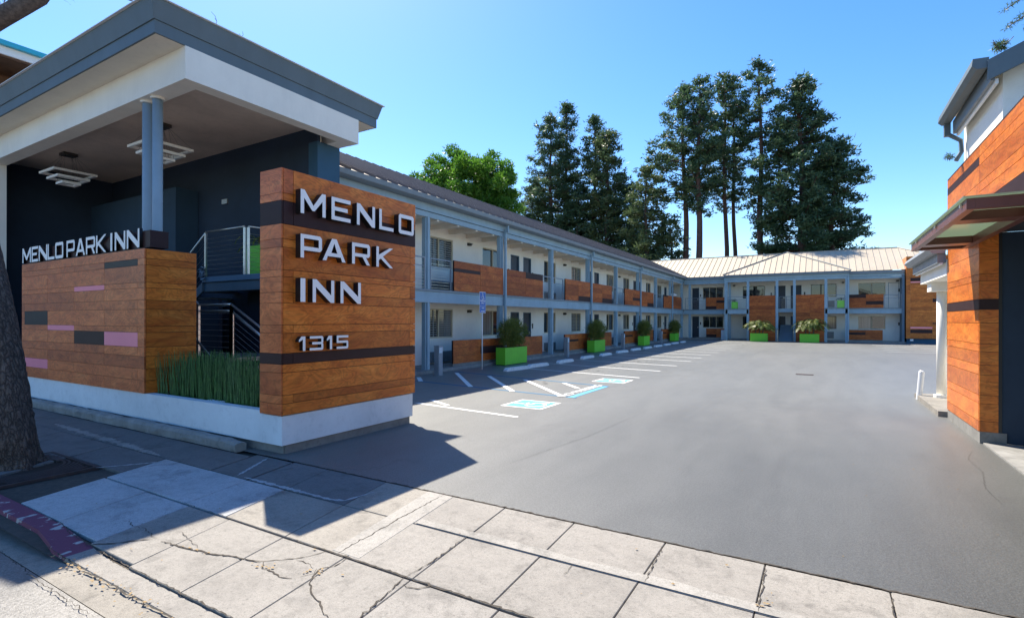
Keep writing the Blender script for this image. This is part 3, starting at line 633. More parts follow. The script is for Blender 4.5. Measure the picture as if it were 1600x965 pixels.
# weeds on the roof
wt=thing('roof_twigs','dry twigs sticking up from the portico roof edge','twigs',(-9.3,5.6,6.86))
for x,y,h in ((-9.3,5.3,.30),(-9.3,5.9,.36)):
    wd=MB(); p=[Vector((x,y,6.86))]
    for k in range(5): p.append(p[-1]+Vector((random.gauss(0,.04),random.gauss(0,.03),h/5)))
    wd.tube(p,[.008,.007,.006,.005,.004,.003],4); q=p[3]; wd.tube([q,q+Vector((-.06,0,.08))],.004,4)
    wd.build('twig','bark',wt)
# chandeliers
def chandelier(cx,cy,label):
    t=thing('ceiling_light',label,'ceiling light',(cx,cy,6.07),'stacked square ring lights under the portico')
    MB().box(cx-.15,cx+.15,cy-.15,cy+.15,6.0,6.068).build('canopy','frame_dk',t)
    for hs,z in ((.46,5.50),(.345,5.37),(.20,5.25)):
        mb=MB(); b=.045; h=.055
        mb.box(cx-hs,cx+hs,cy-hs,cy-hs+b,z,z+h); mb.box(cx-hs,cx+hs,cy+hs-b,cy+hs,z,z+h); mb.box(cx-hs,cx-hs+b,cy-hs+b,cy+hs-b,z,z+h); mb.box(cx+hs-b,cx+hs,cy-hs+b,cy+hs-b,z,z+h)
        mb.build('ring','letter',t)
        wm=MB()
        for sx in (-1,1):
            for sy in (-1,1): wm.tube([(cx+sx*(hs-.02),cy+sy*(hs-.02),z+h),(cx+sx*.1,cy+sy*.1,6.0)],.0025,3)
        wm.build('wire','wire',t)
chandelier(-16.95,5.85,'stacked square ring light under portico, farther from the two round columns')
chandelier(-12.6,6.0,'stacked square ring light under portico, directly behind the round columns')
# staircase + upper landing
sc_=thing('staircase','outdoor switchback stair with steel cable railings behind the planter','staircase',(-11.6,7.2,0))
MB().box(-12.6,-10.96,6.9,7.83,2.62,2.74).build('upper_landing','blue_dk',sc_)
MB().box(-10.958,-9.95,6.9,8.45,2.62,2.74).build('upper_landing','blue_dk',sc_)
MB().box(-12.6,-9.96,6.95,7.02,2.40,2.619).build('edge_beam','fascia',sc_)
for i in range(7):
    MB().box(-12.62-.28*(i+1),-12.62-.28*i,6.95,7.8,2.56-.17*(i+1),2.62-.17*(i+1)).build('step','blue_dk',sc_)
MB().prism([(-12.6,2.62),(-12.6,2.40),(-14.6,1.2),(-14.6,1.45)],'y',6.90,6.945).build('stringer','fascia',sc_)
def rail(parent,p0,p1,posts,h=1.02,n=9,mat='steel',cab='steel',double=False,r=.022):
    p0=Vector(p0);p1=Vector(p1)
    MB().tube([p0+Vector((0,0,h)),p1+Vector((0,0,h))],r,8).build('handrail',mat,parent,smooth=True)
    for t in posts:
        q=p0.lerp(p1,t); MB().box(q.x-.025,q.x+.025,q.y-.02,q.y+.02,q.z-.05,q.z+h-.02).build('post',mat,parent)
    mb=MB()
    for i in range(n):
        z=.08+i*(h-.14)/n; mb.tube([p0+Vector((0,0,z)),p1+Vector((0,0,z))],.004,4,False)
    mb.build('cables',cab,parent)
rail(sc_,(-12.5,6.93,2.74),(-10.97,6.93,2.74),(.0,1.0),1.06)
rail(sc_,(-10.9,6.97,2.74),(-10.6,8.6,2.74),(.0,),1.06)
rail(sc_,(-14.3,6.93,1.55),(-12.52,6.93,2.74),(0,),1.04,6)
MB().box(-10.75,-9.42,5.62,6.8,.95,1.03).build('mid_landing','darksteel',sc_)
M['warmsteel']=plain('warm_lit_post',(.55,.40,.30),.35,.05,6,.05,metal=.5)
rail(sc_,(-10.62,5.75,1.03),(-9.52,5.75,1.03),(.0,1.0),1.0,8,'steel','darksteel')
rail(sc_,(-9.52,5.75,1.03),(-8.2,5.75,.40),(.0,),1.0,8,'darksteel','darksteel')
rail(sc_,(-9.60,5.80,1.03),(-8.2,5.80,.33),(.02,),.88,1,'steel')
rail(sc_,(-10.62,5.80,1.03),(-9.60,5.80,1.03),(),.88,1,'steel')
rail(sc_,(-11.4,5.66,.95),(-9.55,5.60,-.15),(),.95,4,'darksteel')
rail(sc_,(-11.2,5.75,1.45),(-10.62,5.75,1.03),(),1.0,4,'darksteel','darksteel')
for i in range(5):
    MB().box(-9.41+.28*i,-9.13+.28*i,5.78,6.7,.82-.155*i,.86-.155*i).build('step','darksteel',sc_)
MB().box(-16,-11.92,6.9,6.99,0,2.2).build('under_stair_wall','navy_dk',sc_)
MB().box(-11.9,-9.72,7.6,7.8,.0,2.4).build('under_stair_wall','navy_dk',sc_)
cb_=MB()
for k in range(22):
    a=k*.9; r=.10+.05*random.random(); z=2.72+.011*k
    cb_.quad(*[(-12.55+r*math.cos(a+j*1.7)+random.gauss(0,.02),6.86+.5*r*math.sin(a+j*1.3),z+random.gauss(0,.03)) for j in range(4)])
tag(cb_.build('plastic_bag','cloth',None,smooth=True),'pale crumpled plastic bag hanging on the landing rail corner','bag')
# ============================================================ WING KIT
def wall_holes(f,u0,u1,z0,z1,holes,v0,v1,name,mat,parent):
    us=sorted({u0,u1}|{h[0] for h in holes if u0<h[0]<u1}|{h[1] for h in holes if u0<h[1]<u1})
    zs=sorted({z0,z1}|{h[2] for h in holes if z0<h[2]<z1}|{h[3] for h in holes if z0<h[3]<z1})
    mb=MB()
    for a,b in zip(us,us[1:]):
        for c,d in zip(zs,zs[1:]):
            um,zm=(a+b)/2,(c+d)/2
            if not any(h[0]<um<h[1] and h[2]<zm<h[3] for h in holes): f(mb,a,b,v0,v1,c,d)
    return mb.build(name,mat,parent)
def fL(mb,u0,u1,v0,v1,z0,z1,mi=0): return mb.box(-11.15+v0,-11.15+v1,u0,u1,z0,z1,mi)
YB=50.6
def fB(mb,u0,u1,v0,v1,z0,z1,mi=0): return mb.box(u0,u1,YB-v0,YB-v1,z0,z1,mi)
def window(f,par,u0,u1,z0,z1,v,split=(.5,),style=0):
    fr=MB(); b=.045
    f(fr,u0,u1,v-.10,v-.03,z1-b,z1); f(fr,u0,u1,v-.10,v-.03,z0,z0+b); f(fr,u0,u0+b,v-.10,v-.03,z0+b,z1-b); f(fr,u1-b,u1,v-.10,v-.03,z0+b,z1-b)
    for s in split:
        c=u0+(u1-u0)*s; f(fr,c-.03,c+.03,v-.10,v-.02,z0+b,z1-b)
    wo=fr.build('window','frame' if style!=2 else 'frame_dk',par)
    cs=[0]+list(split)+[1]
    for i,(a,c) in enumerate(zip(cs,cs[1:])):
        p0=u0+(u1-u0)*a+b; p1=u0+(u1-u0)*c-b
        f(MB(),p0,p1,v-.09,v-.075,z0+b,z1-b).build('pane',random.choice(['glass','glass','glass','glass_curtain']),wo)
        if style==1:
            lv=MB(); n=int((z1-z0)/.085)
            for k in range(n):
                z=z0+b+k*.085; f(lv,p0+.02,(p0+p1)/2-.02,v-.073,v-.045,z,z+.032); f(lv,(p0+p1)/2+.02,p1-.02,v-.073,v-.045,z,z+.032)
            f(lv,(p0+p1)/2-.02,(p0+p1)/2+.02,v-.074,v-.05,z0+b,z1-b)
            lv.build('louvre','louvre',wo)['kind']='stuff'
    sl_=MB(); f(sl_,u0-.04,u1+.04,v-.029,v+.03,z0-.045,z0-.002); sl_.build('sill','white',wo)
def door(f,par,u0,u1,z0,z1,v,mat='door'):
    d=f(MB(),u0+.03,u1-.03,v-.10,v-.06,z0,z1-.03).build('door',mat,par)
    fr=MB(); f(fr,u0,u0+.03,v-.10,v+.01,z0,z1); f(fr,u1-.03,u1,v-.10,v+.01,z0,z1); f(fr,u0+.03,u1-.03,v-.10,v+.01,z1-.03,z1); fr.build('frame','blue_dk',d)
    h=MB(); f(h,u1-.14,u1-.09,v-.058,v+.0,z0+.92,z0+1.05); h.build('handle','steel',d)
def lamp(f,par,u,z,v):
    l=MB(); f(l,u-.09,u+.09,v+.001,v+.10,z-.06,z+.05); f(l,u-.05,u+.05,v+.10,v+.16,z-.04,z+.02); f(l,u-.03,u+.28,v+.03,v+.05,z+.05,z+.062); l.build('wall_lamp','frame_dk',par)
def plaque(f,par,u,z,v):
    f(MB(),u-.05,u+.05,v+.001,v+.02,z-.12,z+.12).build('number_plaque','frame_dk',par)
def acunit(f,par,u0,u1,z0,z1,v):
    b=f(MB(),u0,u1,v+.001,v+.06,z0,z1).build('air_conditioner','grey',par)
    s=MB(); k=z0+.03
    while k<z1-.04: f(s,u0+.03,u1-.03,v+.061,v+.085,k,k+.022); k+=.055
    s.build('grille','louvre',b)['kind']='stuff'
def balustrade(f,par,u0,u1,z0,z1,v0,cols=2,rows=4,specials=(),mat='wood_far',th=.07):
    b=f(MB(),u0,u1,v0,v0+th-.02,z0,z1).build('balustrade','dark_panel',par)
    for c in range(cols):
        a0=u0+(u1-u0)*c/cols; a1=u0+(u1-u0)*(c+1)/cols; sp=[s for s in specials if s[0]==c]
        zs=[z0+(z1-z0)*i/rows for i in range(rows+1)]
        for r in range(rows):
            lo,hi=zs[r],zs[r+1]; mt=mat
            for s in sp:
                if s[1]==r:
                    mt='dark_panel'
                    if len(s)>2:  # narrow strip
                        mid=lo+(hi-lo)*s[2]; f(MB(),a0+.004,a1-.004,v0+th-.018,v0+th,mid+.003,hi-.004).build('plank','dark_panel',b); hi=mid; mt=mat
            f(MB(),a0+.004,a1-.004,v0+th-.018,v0+th,lo+.004,hi-.003).build('plank',mt,b)
    return b
def openrail(f,par,u0,u1,z0,v,h=1.06,posts=(0,1)):
    m=MB(); f(m,u0,u1,v-.02,v+.02,z0+h-.04,z0+h); f(m,u0,u1,v-.01,v+.01,z0+h-.30,z0+h-.28)
    for t in posts:
        q=u0+(u1-u0)*t; q=min(max(q,u0+.02),u1-.02); f(m,q-.02,q+.02,v-.02,v+.02,z0,z0+h-.04)
    r=m.build('railing','grey',par)
    c=MB(); n=9
    for i in range(n): f(c,u0,u1,v-.004,v+.004,z0+.06+i*.1,z0+.066+i*.1)
    c.build('cables','steel',r)
# ============================================================ LEFT WING
lw=thing('motel_wing','long two storey motel wing with blue posts and wooden balconies on the left','building',(-13,30,0))
VW=-1.35
posts=[13.45+4.64*k for k in range(8)]+[50.3]
holesU=[];holesL=[];items=[]
for m in range(-1,4):
    yc=18.05+9.28*m
    for k,(a0,a1,ty) in enumerate([(-2.9,-1.5,'w'),(.6,2.0,'w'),(2.95,3.75,'d'),(4.15,4.95,'d')]):
        u0,u1=yc+a0,yc+a1
        if u0<9.2 or u1>50.4: continue
        items.append((u0,u1,ty,m,k))
        if ty=='w': holesU.append((u0,u1,3.72,4.87)); holesL.append((u0,u1,1.05,2.16))
        else: holesU.append((u0,u1,2.76,4.81)); holesL.append((u0,u1,.101,2.12))
wall_holes(fL,9.0,51.95,.10,2.62,holesL,VW-.12,VW,'wall','white',lw)
wall_holes(fL,9.0,51.95,2.76,5.25,holesU,VW-.12,VW,'wall','white',lw)
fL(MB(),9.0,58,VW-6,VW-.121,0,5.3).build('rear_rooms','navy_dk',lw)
fL(MB(),9.0,9.1,VW,-.25,0,5.13).build('end_wall','white',lw)
for (u0,u1,ty,m,k) in items:
    if ty=='w':
        window(fL,lw,u0,u1,3.72,4.87,VW,(.38,) if k==0 else (.6,),1 if (m+k)%2==0 else 0)
        window(fL,lw,u0,u1,1.05,2.16,VW,(.38,) if k==0 else (.6,),1 if (m*3+k)%4==0 else 0)
        if k==0: acunit(fL,lw,u0,u1-.1,2.80,3.22,VW); acunit(fL,lw,u0,u1-.1,.14,.55,VW)
    else:
        door(fL,lw,u0,u1,2.762,4.81,VW); door(fL,lw,u0,u1,.102,2.12,VW)
for m in range(-1,4):
    yc=18.05+9.28*m
    for dd in (-.45,):
        if yc+dd>9.5: lamp(fL,lw,yc+dd,4.85,VW); lamp(fL,lw,yc+dd,2.10,VW)
    for dd in (2.75,5.1):
        if yc+dd>9.5 and yc+dd<50: plaque(fL,lw,yc+dd,4.0,VW); plaque(fL,lw,yc+dd,1.45,VW)
lampy=12.3; plaque(fL,lw,12.35,4.1,VW); plaque(fL,lw,12.35,1.5,VW)
# dark sheet on the wall, painting the shaded stair opening near corner
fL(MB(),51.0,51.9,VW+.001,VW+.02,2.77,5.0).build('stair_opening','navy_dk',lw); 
# floors, ceilings, beams
fL(MB(),8.46,50.55,VW+.001,-.05,2.62,2.72).build('gallery_floor','cream',lw)
fL(MB(),8.46,50.55,-.049,.02,2.32,2.685).build('floor_beam','blue',lw)
fL(MB(),8.46,50.60,-.08,.06,2.688,2.755).build('floor_edge','gutter',lw)
fL(MB(),8.46,50.55,VW+.001,-.05,5.24,5.29).build('ceiling','cream',lw)
y=9.3
while y<50:
    fL(MB(),y,y+.10,VW+.002,-.051,5.08,5.238).build('rafter','cream',lw); fL(MB(),y,y+.10,VW+.002,-.051,2.45,2.618).build('rafter','cream',lw); y+=1.16
fL(MB(),8.46,50.55,-.049,.0,5.13,5.30).build('roof_beam','blue',lw)
fL(MB(),8.46,50.50,-.049,.05,5.315,5.66).build('fascia','blue',lw)
g=MB(); g.prism([(-11.095,5.56),(-10.86,5.56),(-10.80,5.60),(-10.78,5.735),(-10.80,5.735),(-11.095,5.72)],'y',8.46,50.2); g.build('gutter','gutter',lw)
for i,y in enumerate(posts):
    fL(MB(),y-.12,y+.12,-.20,-.051,.10,2.319).build('post','blue',lw); fL(MB(),y-.12,y+.12,-.20,-.051,2.757,5.129).build('post','blue',lw)
    fL(MB(),y-.06,y+.06,-.05,-.002,2.757,5.129).build('post_trim','blue',lw); fL(MB(),y-.06,y+.06,-.05,-.002,.10,2.319).build('post_trim','blue',lw)
for k in range(4):
    y=18.13+9.28*k
    if y<50: 
        d_=MB(); fL(d_,y-.045,y+.045,.07,.15,.12,5.30); fL(d_,y-.045,y+.045,.15,.26,5.30,5.58); fL(d_,y-.045,y+.045,.07,.15,5.30,5.40)
        d_.build('downspout','blue',lw)
sp_cycle=[((0,2,.55),),((1,3),),((1,0),),((1,0),),((1,1,.3),),((1,0),),((0,3,.5),),()]
for m in range(4):
    yc=18.05+9.28*m; e0=yc-3.3+(.6 if m==3 else 0); e1=min(yc+3.5,49.6)
    balustrade(fL,lw,e0,yc-.02,2.762,3.83,.0,2,4,sp_cycle[2*m]); balustrade(fL,lw,yc+.22,e1,2.762,3.83,.0,2,4,sp_cycle[2*m+1])
    balustrade(fL,lw,yc-3.35,yc+3.45 if m<3 else 48.5,.20,1.02,.0,4,3,((1,1),) if m==0 else ((0,1,.6),))
    fL(MB(),yc-3.35,yc+3.45 if m<3 else 48.5,-.02,.06,.0,.199).build('plinth','footing',lw)
    nx=posts[2*m+2] if 2*m+2<len(posts) else 50
    openrail(fL,lw,e1+.02,min(e1+1.35,nx-.13),2.757,-.06)
    openrail(fL,lw,posts[2*m]+.13,e0-.02,2.757,-.06); 
openrail(fL,lw,8.6,posts[0]-.13,2.757,-.06,posts=(0,.5,1))
# ============================================================ BACK WING
bw=thing('motel_wing','two storey motel wing across the end of the lot with hipped centre bay','building',(-2,52,0))
VB=-1.4
H=[]; 
def hole(u0,u1,z0,z1): H.append((u0,u1,z0,z1))
wins=[(-9.67,-7.84,(.33,.66),0),(-6.17,-4.33,(.62,),2),(-.75,1.13,(.40,.62),2),(2.67,4.52,(.5,),0)]
drs=[(-10.64,-10.0),(-3.56,-2.69),(-2.29,-1.45)]
for a0,a1,_,_ in wins: hole(a0,a1,3.75,4.86); hole(a0,a1,1.05,2.12)
for a0,a1 in drs: hole(a0,a1,2.77,4.83); hole(a0,a1,.101,2.12)
for z0,z1 in ((.1,2.62),(2.76,5.3)):
    wall_holes(fB,-12.4,5.6,z0,z1,H,VB-.12,VB,'wall','white',bw)
MB().box(-17,5.9,52.13,57,0,5.3).build('rear_rooms','navy_dk',bw)
MB().box(5.45,5.6,50.45,51.99,0,5.3).build('end_wall','blue_dk',bw)
for a0,a1,sp,stl in wins: window(fB,bw,a0,a1,3.75,4.86,VB,sp,stl); window(fB,bw,a0,a1,1.05,2.12,VB,sp,stl)
for a0,a1 in drs: door(fB,bw,a0,a1,2.762,4.83,VB); door(fB,bw,a0,a1,.102,2.12,VB)
door(fB,bw,4.7,5.4,2.762,4.83,VB,'blue_dk'); 
for u,z in ((-9.85,4.1),(-3.8,4.1),(-1.2,4.1),(5.42,4.2),(-9.85,1.45),(5.42,1.5),(-3.8,1.45)): plaque(fB,bw,u-.02,z,VB)
for u in (-6.9,1.6,5.3): lamp(fB,bw,u,4.95,VB)
acunit(fB,bw,.35,1.0,2.9,3.45,VB); acunit(fB,bw,.45,.95,.25,.8,VB)
yb=49.4; o_=YB-yb
# galleries
MB().box(-11.09,5.6,50.65,51.99,2.62,2.72).build('gallery_floor','cream',bw); MB().box(-11.09,5.6,50.65,51.99,5.24,5.29).build('ceiling','cream',bw)
MB().box(-7.25,-3.3,yb+.05,50.649,2.62,2.72).build('gallery_floor','cream',bw); MB().box(-1.8,1.85,yb+.05,50.649,2.62,2.72).build('gallery_floor','cream',bw)
MB().box(-7.25,1.85,yb+.05,50.649,5.24,5.29).build('ceiling','cream',bw)
for (u0,u1,v) in ((-11.1,-7.3,0),(1.9,5.6,0),(-7.3,-5.4,o_),(.3,1.9,o_)):
    fB(MB(),u0,u1,v-.05,v+.0,2.32,2.685).build('floor_beam','blue',bw); fB(MB(),u0,u1,v-.08,v+.05,2.688,2.755).build('floor_edge','gutter',bw)
fB(MB(),-3.3,-1.85,o_-.6,o_-.5,2.45,2.755).build('floor_beam','blue',bw)
for (u0,u1,v) in ((-11.1,-7.33,0),(1.93,5.6,0),(-7.32,1.92,o_)):
    fB(MB(),u0,u1,v-.05,v+.0,5.10,5.29).build('roof_beam','blue',bw); fB(MB(),u0,u1,v-.05,v+.05,5.30,5.60).build('fascia','blue',bw)
    fB(MB(),u0,u1,v+.051,v+.22,5.52,5.70).build('gutter','gutter',bw)
for sx in (-7.32,1.92):
    MB().box(sx-.05,sx,yb+.051,50.6,5.30,5.60).build('fascia','blue',bw); 
for u in (-10.6,): 
    fB(MB(),u-.1,u+.1,-.20,-.051,.1,2.319).build('post','blue',bw); fB(MB(),u-.1,u+.1,-.20,-.051,2.757,5.09).build('post','blue',bw)
for u in (-7.2,-5.45,-3.2,-1.9,.35,1.78):
    fB(MB(),u-.10,u+.10,o_-.20,o_-.0,.0,5.099).build('post','blue',bw)
for u in (-7.1,1.9): fB(MB(),u-.1,u+.1,-.2,-.052,.1,2.319).build('post','blue',bw); fB(MB(),u-.1,u+.1,-.2,-.052,2.757,5.09).build('post','blue',bw)
fB(MB(),-7.34,-7.26,o_+.001,o_+.09,.1,5.5).build('downspout','blue',bw); fB(MB(),1.84,1.92,o_+.001,o_+.09,.1,5.5).build('downspout','blue',bw)
balustrade(fB,bw,-9.12,-7.3,2.762,3.83,.0,2,4,((1,2,.2),(0,0))); balustrade(fB,bw,-9.1,-7.3,.20,1.0,.0,2,3,((0,0),))
balustrade(fB,bw,1.95,4.27,2.762,3.86,.0,2,4,((0,3),(1,1))); balustrade(fB,bw,1.95,4.22,.20,1.0,.0,2,4,((0,2),))
MB().box(-10.0,-7.3,50.55,50.62,0,.199).build('plinth','footing',bw); MB().box(1.95,4.22,50.55,50.62,0,.199).build('plinth','footing',bw)
balustrade(fB,bw,-5.34,-3.31,.02,3.87,o_-.05,1,13); balustrade(fB,bw,-1.79,.24,.02,3.87,o_-.05,2,13)
openrail(fB,bw,-11.0,-9.14,2.757,-.06); openrail(fB,bw,4.3,5.44,2.757,-.06); openrail(fB,bw,-7.08,-5.56,2.757,o_-.06); openrail(fB,bw,.46,1.67,2.757,o_-.06); openrail(fB,bw,-3.09,-2.0,2.757,-.06,posts=(0,.5,1))
# centre stair
for i in range(8):
    fB(MB(),-3.08,-2.02,o_-.10-.28*(i+1),o_-.10-.28*i,.17*i,.17*(i+1)).build('step','blue_dk',bw)
for x in (-3.14,-1.97):
    m_=MB(); m_.tube([(x,yb-.12,.0),(x,yb-.12,.95),(x,yb+.3,1.2),(x,yb+1.6,2.2)],.03,8); m_.build('stair_handrail','steel',bw)
# wood tower block at right end
tw=thing('wood_clad_block','tall wooden block with pink and dark strips on a navy base at far end','building',(7,51,0))
MB().box(5.70,10.5,50.15,53,.38,6.66).build('core','dark_panel',tw); MB().box(5.72,10.5,50.25,53,0,.379).build('base','navy_l',tw)
cols_=[5.66,5.92,7.25,8.6,10.4]; zz_=6.69; k=0
while zz_>.40:
    h=random.choice([.16,.2,.24,.28]); z0=max(.38,zz_-h)
    for i,(a0,a1) in enumerate(zip(cols_,cols_[1:])):
        mt='wood_far'; zc=(z0+zz_)/2
        panelY(tw,a0,a1,z0,zz_,50.148,'wood' if True else mt,.03)
    zz_=z0; k+=1
for x0,x1,z0,z1,mt in [(5.92,7.25,4.78,5.03,'dark_panel'),(5.92,7.25,4.66,4.74,'pink'),(5.92,7.25,1.15,1.28,'pink'),(5.92,7.25,.80,1.08,'dark_panel'),(7.27,8.3,3.15,3.42,'dark_panel'),(7.27,8.3,1.52,1.60,'dark_panel'),(5.92,7.25,6.2,6.27,'dark_panel')]:
    MB().box(x0,x1,50.10,50.117,z0,z1).build('strip',mt,tw)
MB().box(5.66,5.70,50.16,53,.38,6.69).build('side_panel','wood',tw)
MB().box(5.9,6.1,50.05,50.13,.2,.34).build('hose_bib','paint_white',tw)
# ============================================================ ROOFS
PIT=.472; EZ=5.735
def roof_panel(parent,pts,rib=None,mat='roof',rh=.038,rm='rib'):
    """pts: ring on the roof plane; rib: (p,q) seam line"""
    mb=MB(); mb.quad(*pts)
    if rib is not None:
        p,q=Vector(rib[0]),Vector(rib[1]); d=(q-p)
        if d.length>.05:
            d.normalize(); up=Vector((0,0,1)); s=d.cross(up).normalized()*.012; n=(Vector((0,0,1))-d*d.z).normalized()*rh
            A=[p-s,p+s,q+s,q-s]; B=[x+n for x in A]
            mb.quad(B[0],B[1],B[2],B[3],mi=1); mb.quad(A[0],A[1],B[1],B[0],mi=1); mb.quad(A[1],A[2],B[2],B[1],mi=1); mb.quad(A[3],A[0],B[0],B[3],mi=1); mb.quad(A[2],A[3],B[3],B[2],mi=1)
    mb.build('roof_panel',[mat,rm],parent)
XE,XRg=-10.82,-15.55; RISE=(XE-XRg)*PIT; ZR=EZ+RISE; YE=50.33; YRg=YE+(XE-XRg)
def zLw(x): return EZ+(XE-x)*PIT
y=8.46
while y<YRg-.01:
    y1=min(y+.45,YRg)
    def xlow(yy): return XE if yy<=YE else XE-(yy-YE)
    a0,a1=xlow(y),xlow(y1)
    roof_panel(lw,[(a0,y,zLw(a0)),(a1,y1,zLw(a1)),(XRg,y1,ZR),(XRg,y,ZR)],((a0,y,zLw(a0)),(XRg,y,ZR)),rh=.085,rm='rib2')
    y=y1
MB().quad((XRg,8.46,ZR),(XRg,YRg+4,ZR),(XRg-5,YRg+4,ZR-2.36),(XRg-5,8.46,ZR-2.36)).build('rear_roof','roof',lw)
MB().quad((XE,8.46,5.6),(XE,8.46,EZ),(XRg,8.46,ZR),(XRg-5,8.46,ZR-2.36),(XRg-5,8.46,5.6)).build('gable','white',lw)
XH=5.6
def ylow(x): return YE if x>=XE else YE+(XE-x)
def yup(x): return YRg if x<=XH else YRg-(x-XH)
def zB(y): return EZ+(y-YE)*PIT
x=XRg
xe=XH+(YRg-YE)
while x<xe-.01:
    x1=min(x+.45,xe)
    P=[(x,ylow(x),zB(ylow(x))),(x1,ylow(x1),zB(ylow(x1))),(x1,yup(x1),zB(yup(x1))),(x,yup(x),zB(yup(x)))]
    roof_panel(bw,P,((x,ylow(x),zB(ylow(x))),(x,yup(x),zB(yup(x)))))
    x=x1
MB().quad((XRg,YRg,ZR),(XH,YRg,ZR),(XH,YRg+5,ZR-2.36),(XRg,YRg+5,ZR-2.36)).build('rear_roof','roof',bw)
MB().quad((XH,YRg,ZR),(xe,YE,EZ),(xe,YRg+4.7,EZ)).build('rear_roof','roof',bw)
rc=MB(); rc.tube([(XRg,YRg,ZR+.03),(XH,YRg,ZR+.03)],.05,6); rc.tube([(XH,YRg,ZR+.03),(xe,YE,EZ+.03)],.045,6); rc.tube([(XRg,8.46,ZR+.02),(XRg,YRg,ZR+.02)],.045,6); rc.build('ridge_cap','rib',bw)
# centre hip
cx0,cx1,ce=-7.45,2.05,49.12; hw=(cx1-cx0)/2; cxm=(cx0+cx1)/2
x=cx0
n_=int((cx1-cx0)/.45)
for i in range(n_):
    x=cx0+(cx1-cx0)*i/n_; x1=cx0+(cx1-cx0)*(i+1)/n_
    up_=lambda q:(ce+min(q-cx0,cx1-q))
    pts=[(x,ce,EZ-.02),(x1,ce,EZ-.02),(x1,up_(x1),EZ-.02+(up_(x1)-ce)*PIT)]
    if x<cxm<x1 : pts.append((cxm,up_(cxm),EZ-.02+(up_(cxm)-ce)*PIT))
    pts.append((x,up_(x),EZ-.02+(up_(x)-ce)*PIT))
    roof_panel(bw,pts,((x,ce,EZ-.02),(x,up_(x),EZ-.02+(up_(x)-ce)*PIT)))
ap=(cxm,ce+hw,EZ-.02+hw*PIT)
MB().quad((cx0,ce,EZ-.02),ap,(cx0,ce+hw*2,EZ-.02)).build('hip_side','roof',bw); MB().quad((cx1,ce,EZ-.02),(cx1,ce+hw*2,EZ-.02),ap).build('hip_side','roof',bw)
hc=MB(); hc.tube([(cx0,ce,EZ+.03),(ap[0],ap[1],ap[2]+.04)],.045,6); hc.tube([(cx1,ce,EZ+.03),(ap[0],ap[1],ap[2]+.04)],.045,6); hc.build('hip_cap','fascia',bw)
MB().box(cx0,cx1,ce,yb+.05,5.60,5.655).build('soffit','blue_dk',bw)
# ============================================================ OFFICE (right)
of=thing('office_building','wood clad office corner with dark doorway and glass canopy at the right','building',(4,9,0))
XO=1.95
MB().box(1.975,2.20,9.855,12.02,.17,4.24).build('core','black',of); MB().box(1.975,2.20,3.0,9.854,3.0,4.24).build('core','black',of)
MB().box(1.96,2.25,9.84,12.03,-.02,.169).build('plinth','footing',of)
rz=[4.25,4.10,3.98,3.72,3.40,3.0,2.72,2.42,2.32,2.06,1.91,1.72,1.42,1.31,1.12,.98,.69,.57,.32,.17]
for z1,z0 in zip(rz,rz[1:]):
    dk=(z1==4.10) or (z1==2.06)
    panelX(of,9.852,12.03,z0,z1,1.972,'dark_panel' if dk else 'wood',sgn=-1)
    if z1<=3.0: panelY(of,1.953,2.16,z0,z1,9.852,'dark_panel' if z1==2.06 else 'wood')
rz2=[4.25,4.10,3.97,3.72,3.59,3.42,3.0]
for z1,z0 in zip(rz2,rz2[1:]):
    for y0,y1 in ((9.852,7.0),(7.0,4.2),(4.2,3.0)):
        panelX(of,y1,y0,z0,z1,1.972,'dark_panel' if z1<=3.42 else 'wood',sgn=-1)
MB().box(1.95,2.2,3.0,12.03,4.251,4.27).build('coping','dark_panel',of)
MB().box(2.162,8,9.87,9.95,.02,3.0).build('recess_wall','navy',of)
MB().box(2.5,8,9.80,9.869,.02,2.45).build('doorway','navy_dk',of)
MB().box(2.20,8,3,9.85,3.0,3.05).build('recess_ceiling','navy_dk',of)
MB().box(4.6,4.7,3,9.79,.02,3.0).build('recess_side','navy_dk',of)
# gabled white upper volume
gx0,gx1,gy0,gy1=2.0,8.0,8.95,11.05
mb=MB(); mb.quad((gx0,gy0,4.272),(gx1,gy0,4.272),(gx1,gy0,4.97),((gx0+gx1)/2,gy0,4.97+3*.45),(gx0,gy0,4.97)); mb.box(gx0,gx1,gy0+.001,gy1,4.272,4.97); mb.build('upper_wall','white',of)
ru=MB(); ez=4.93; ex=1.80
for ya,yb_ in ((gy0-.25,gy1-.08),):
    ru.quad((ex,ya,ez+.10),(ex,yb_,ez+.10),((gx0+gx1)/2,yb_,ez+.10+.45*((gx0+gx1)/2-ex)),((gx0+gx1)/2,ya,ez+.10+.45*((gx0+gx1)/2-ex)))
    ru.quad((8.63,ya,ez+.10),(8.63,yb_,ez+.10),((gx0+gx1)/2,yb_,ez+.10+.45*((gx0+gx1)/2-ex)),((gx0+gx1)/2,ya,ez+.10+.45*((gx0+gx1)/2-ex)))
ru.build('roof','roof',of)
xm=(gx0+gx1)/2
rk=MB(); rk.prism([(ex,ez+.09),(xm,ez+.09+.45*(xm-ex)),(xm,ez-.22+.45*(xm-ex)),(ex,ez-.16)],'y',gy0-.27,gy0-.23); rk.build('rake_fascia','fascia',of)
rk=MB(); rk.prism([(ex+.06,ez-.0),(xm,ez+.0+.45*(xm-ex)),(xm,ez-.03+.45*(xm-ex)),(ex+.06,ez-.03)],'y',gy0-.22,gy1-.09); rk.build('soffit','cream',of)
gt_=MB(); gt_.prism([(1.66,5.08),(1.65,4.99),(1.70,4.94),(1.80,4.94),(1.82,5.07)],'y',gy0-.24,gy1-.09); gt_.build('gutter','fascia',of)
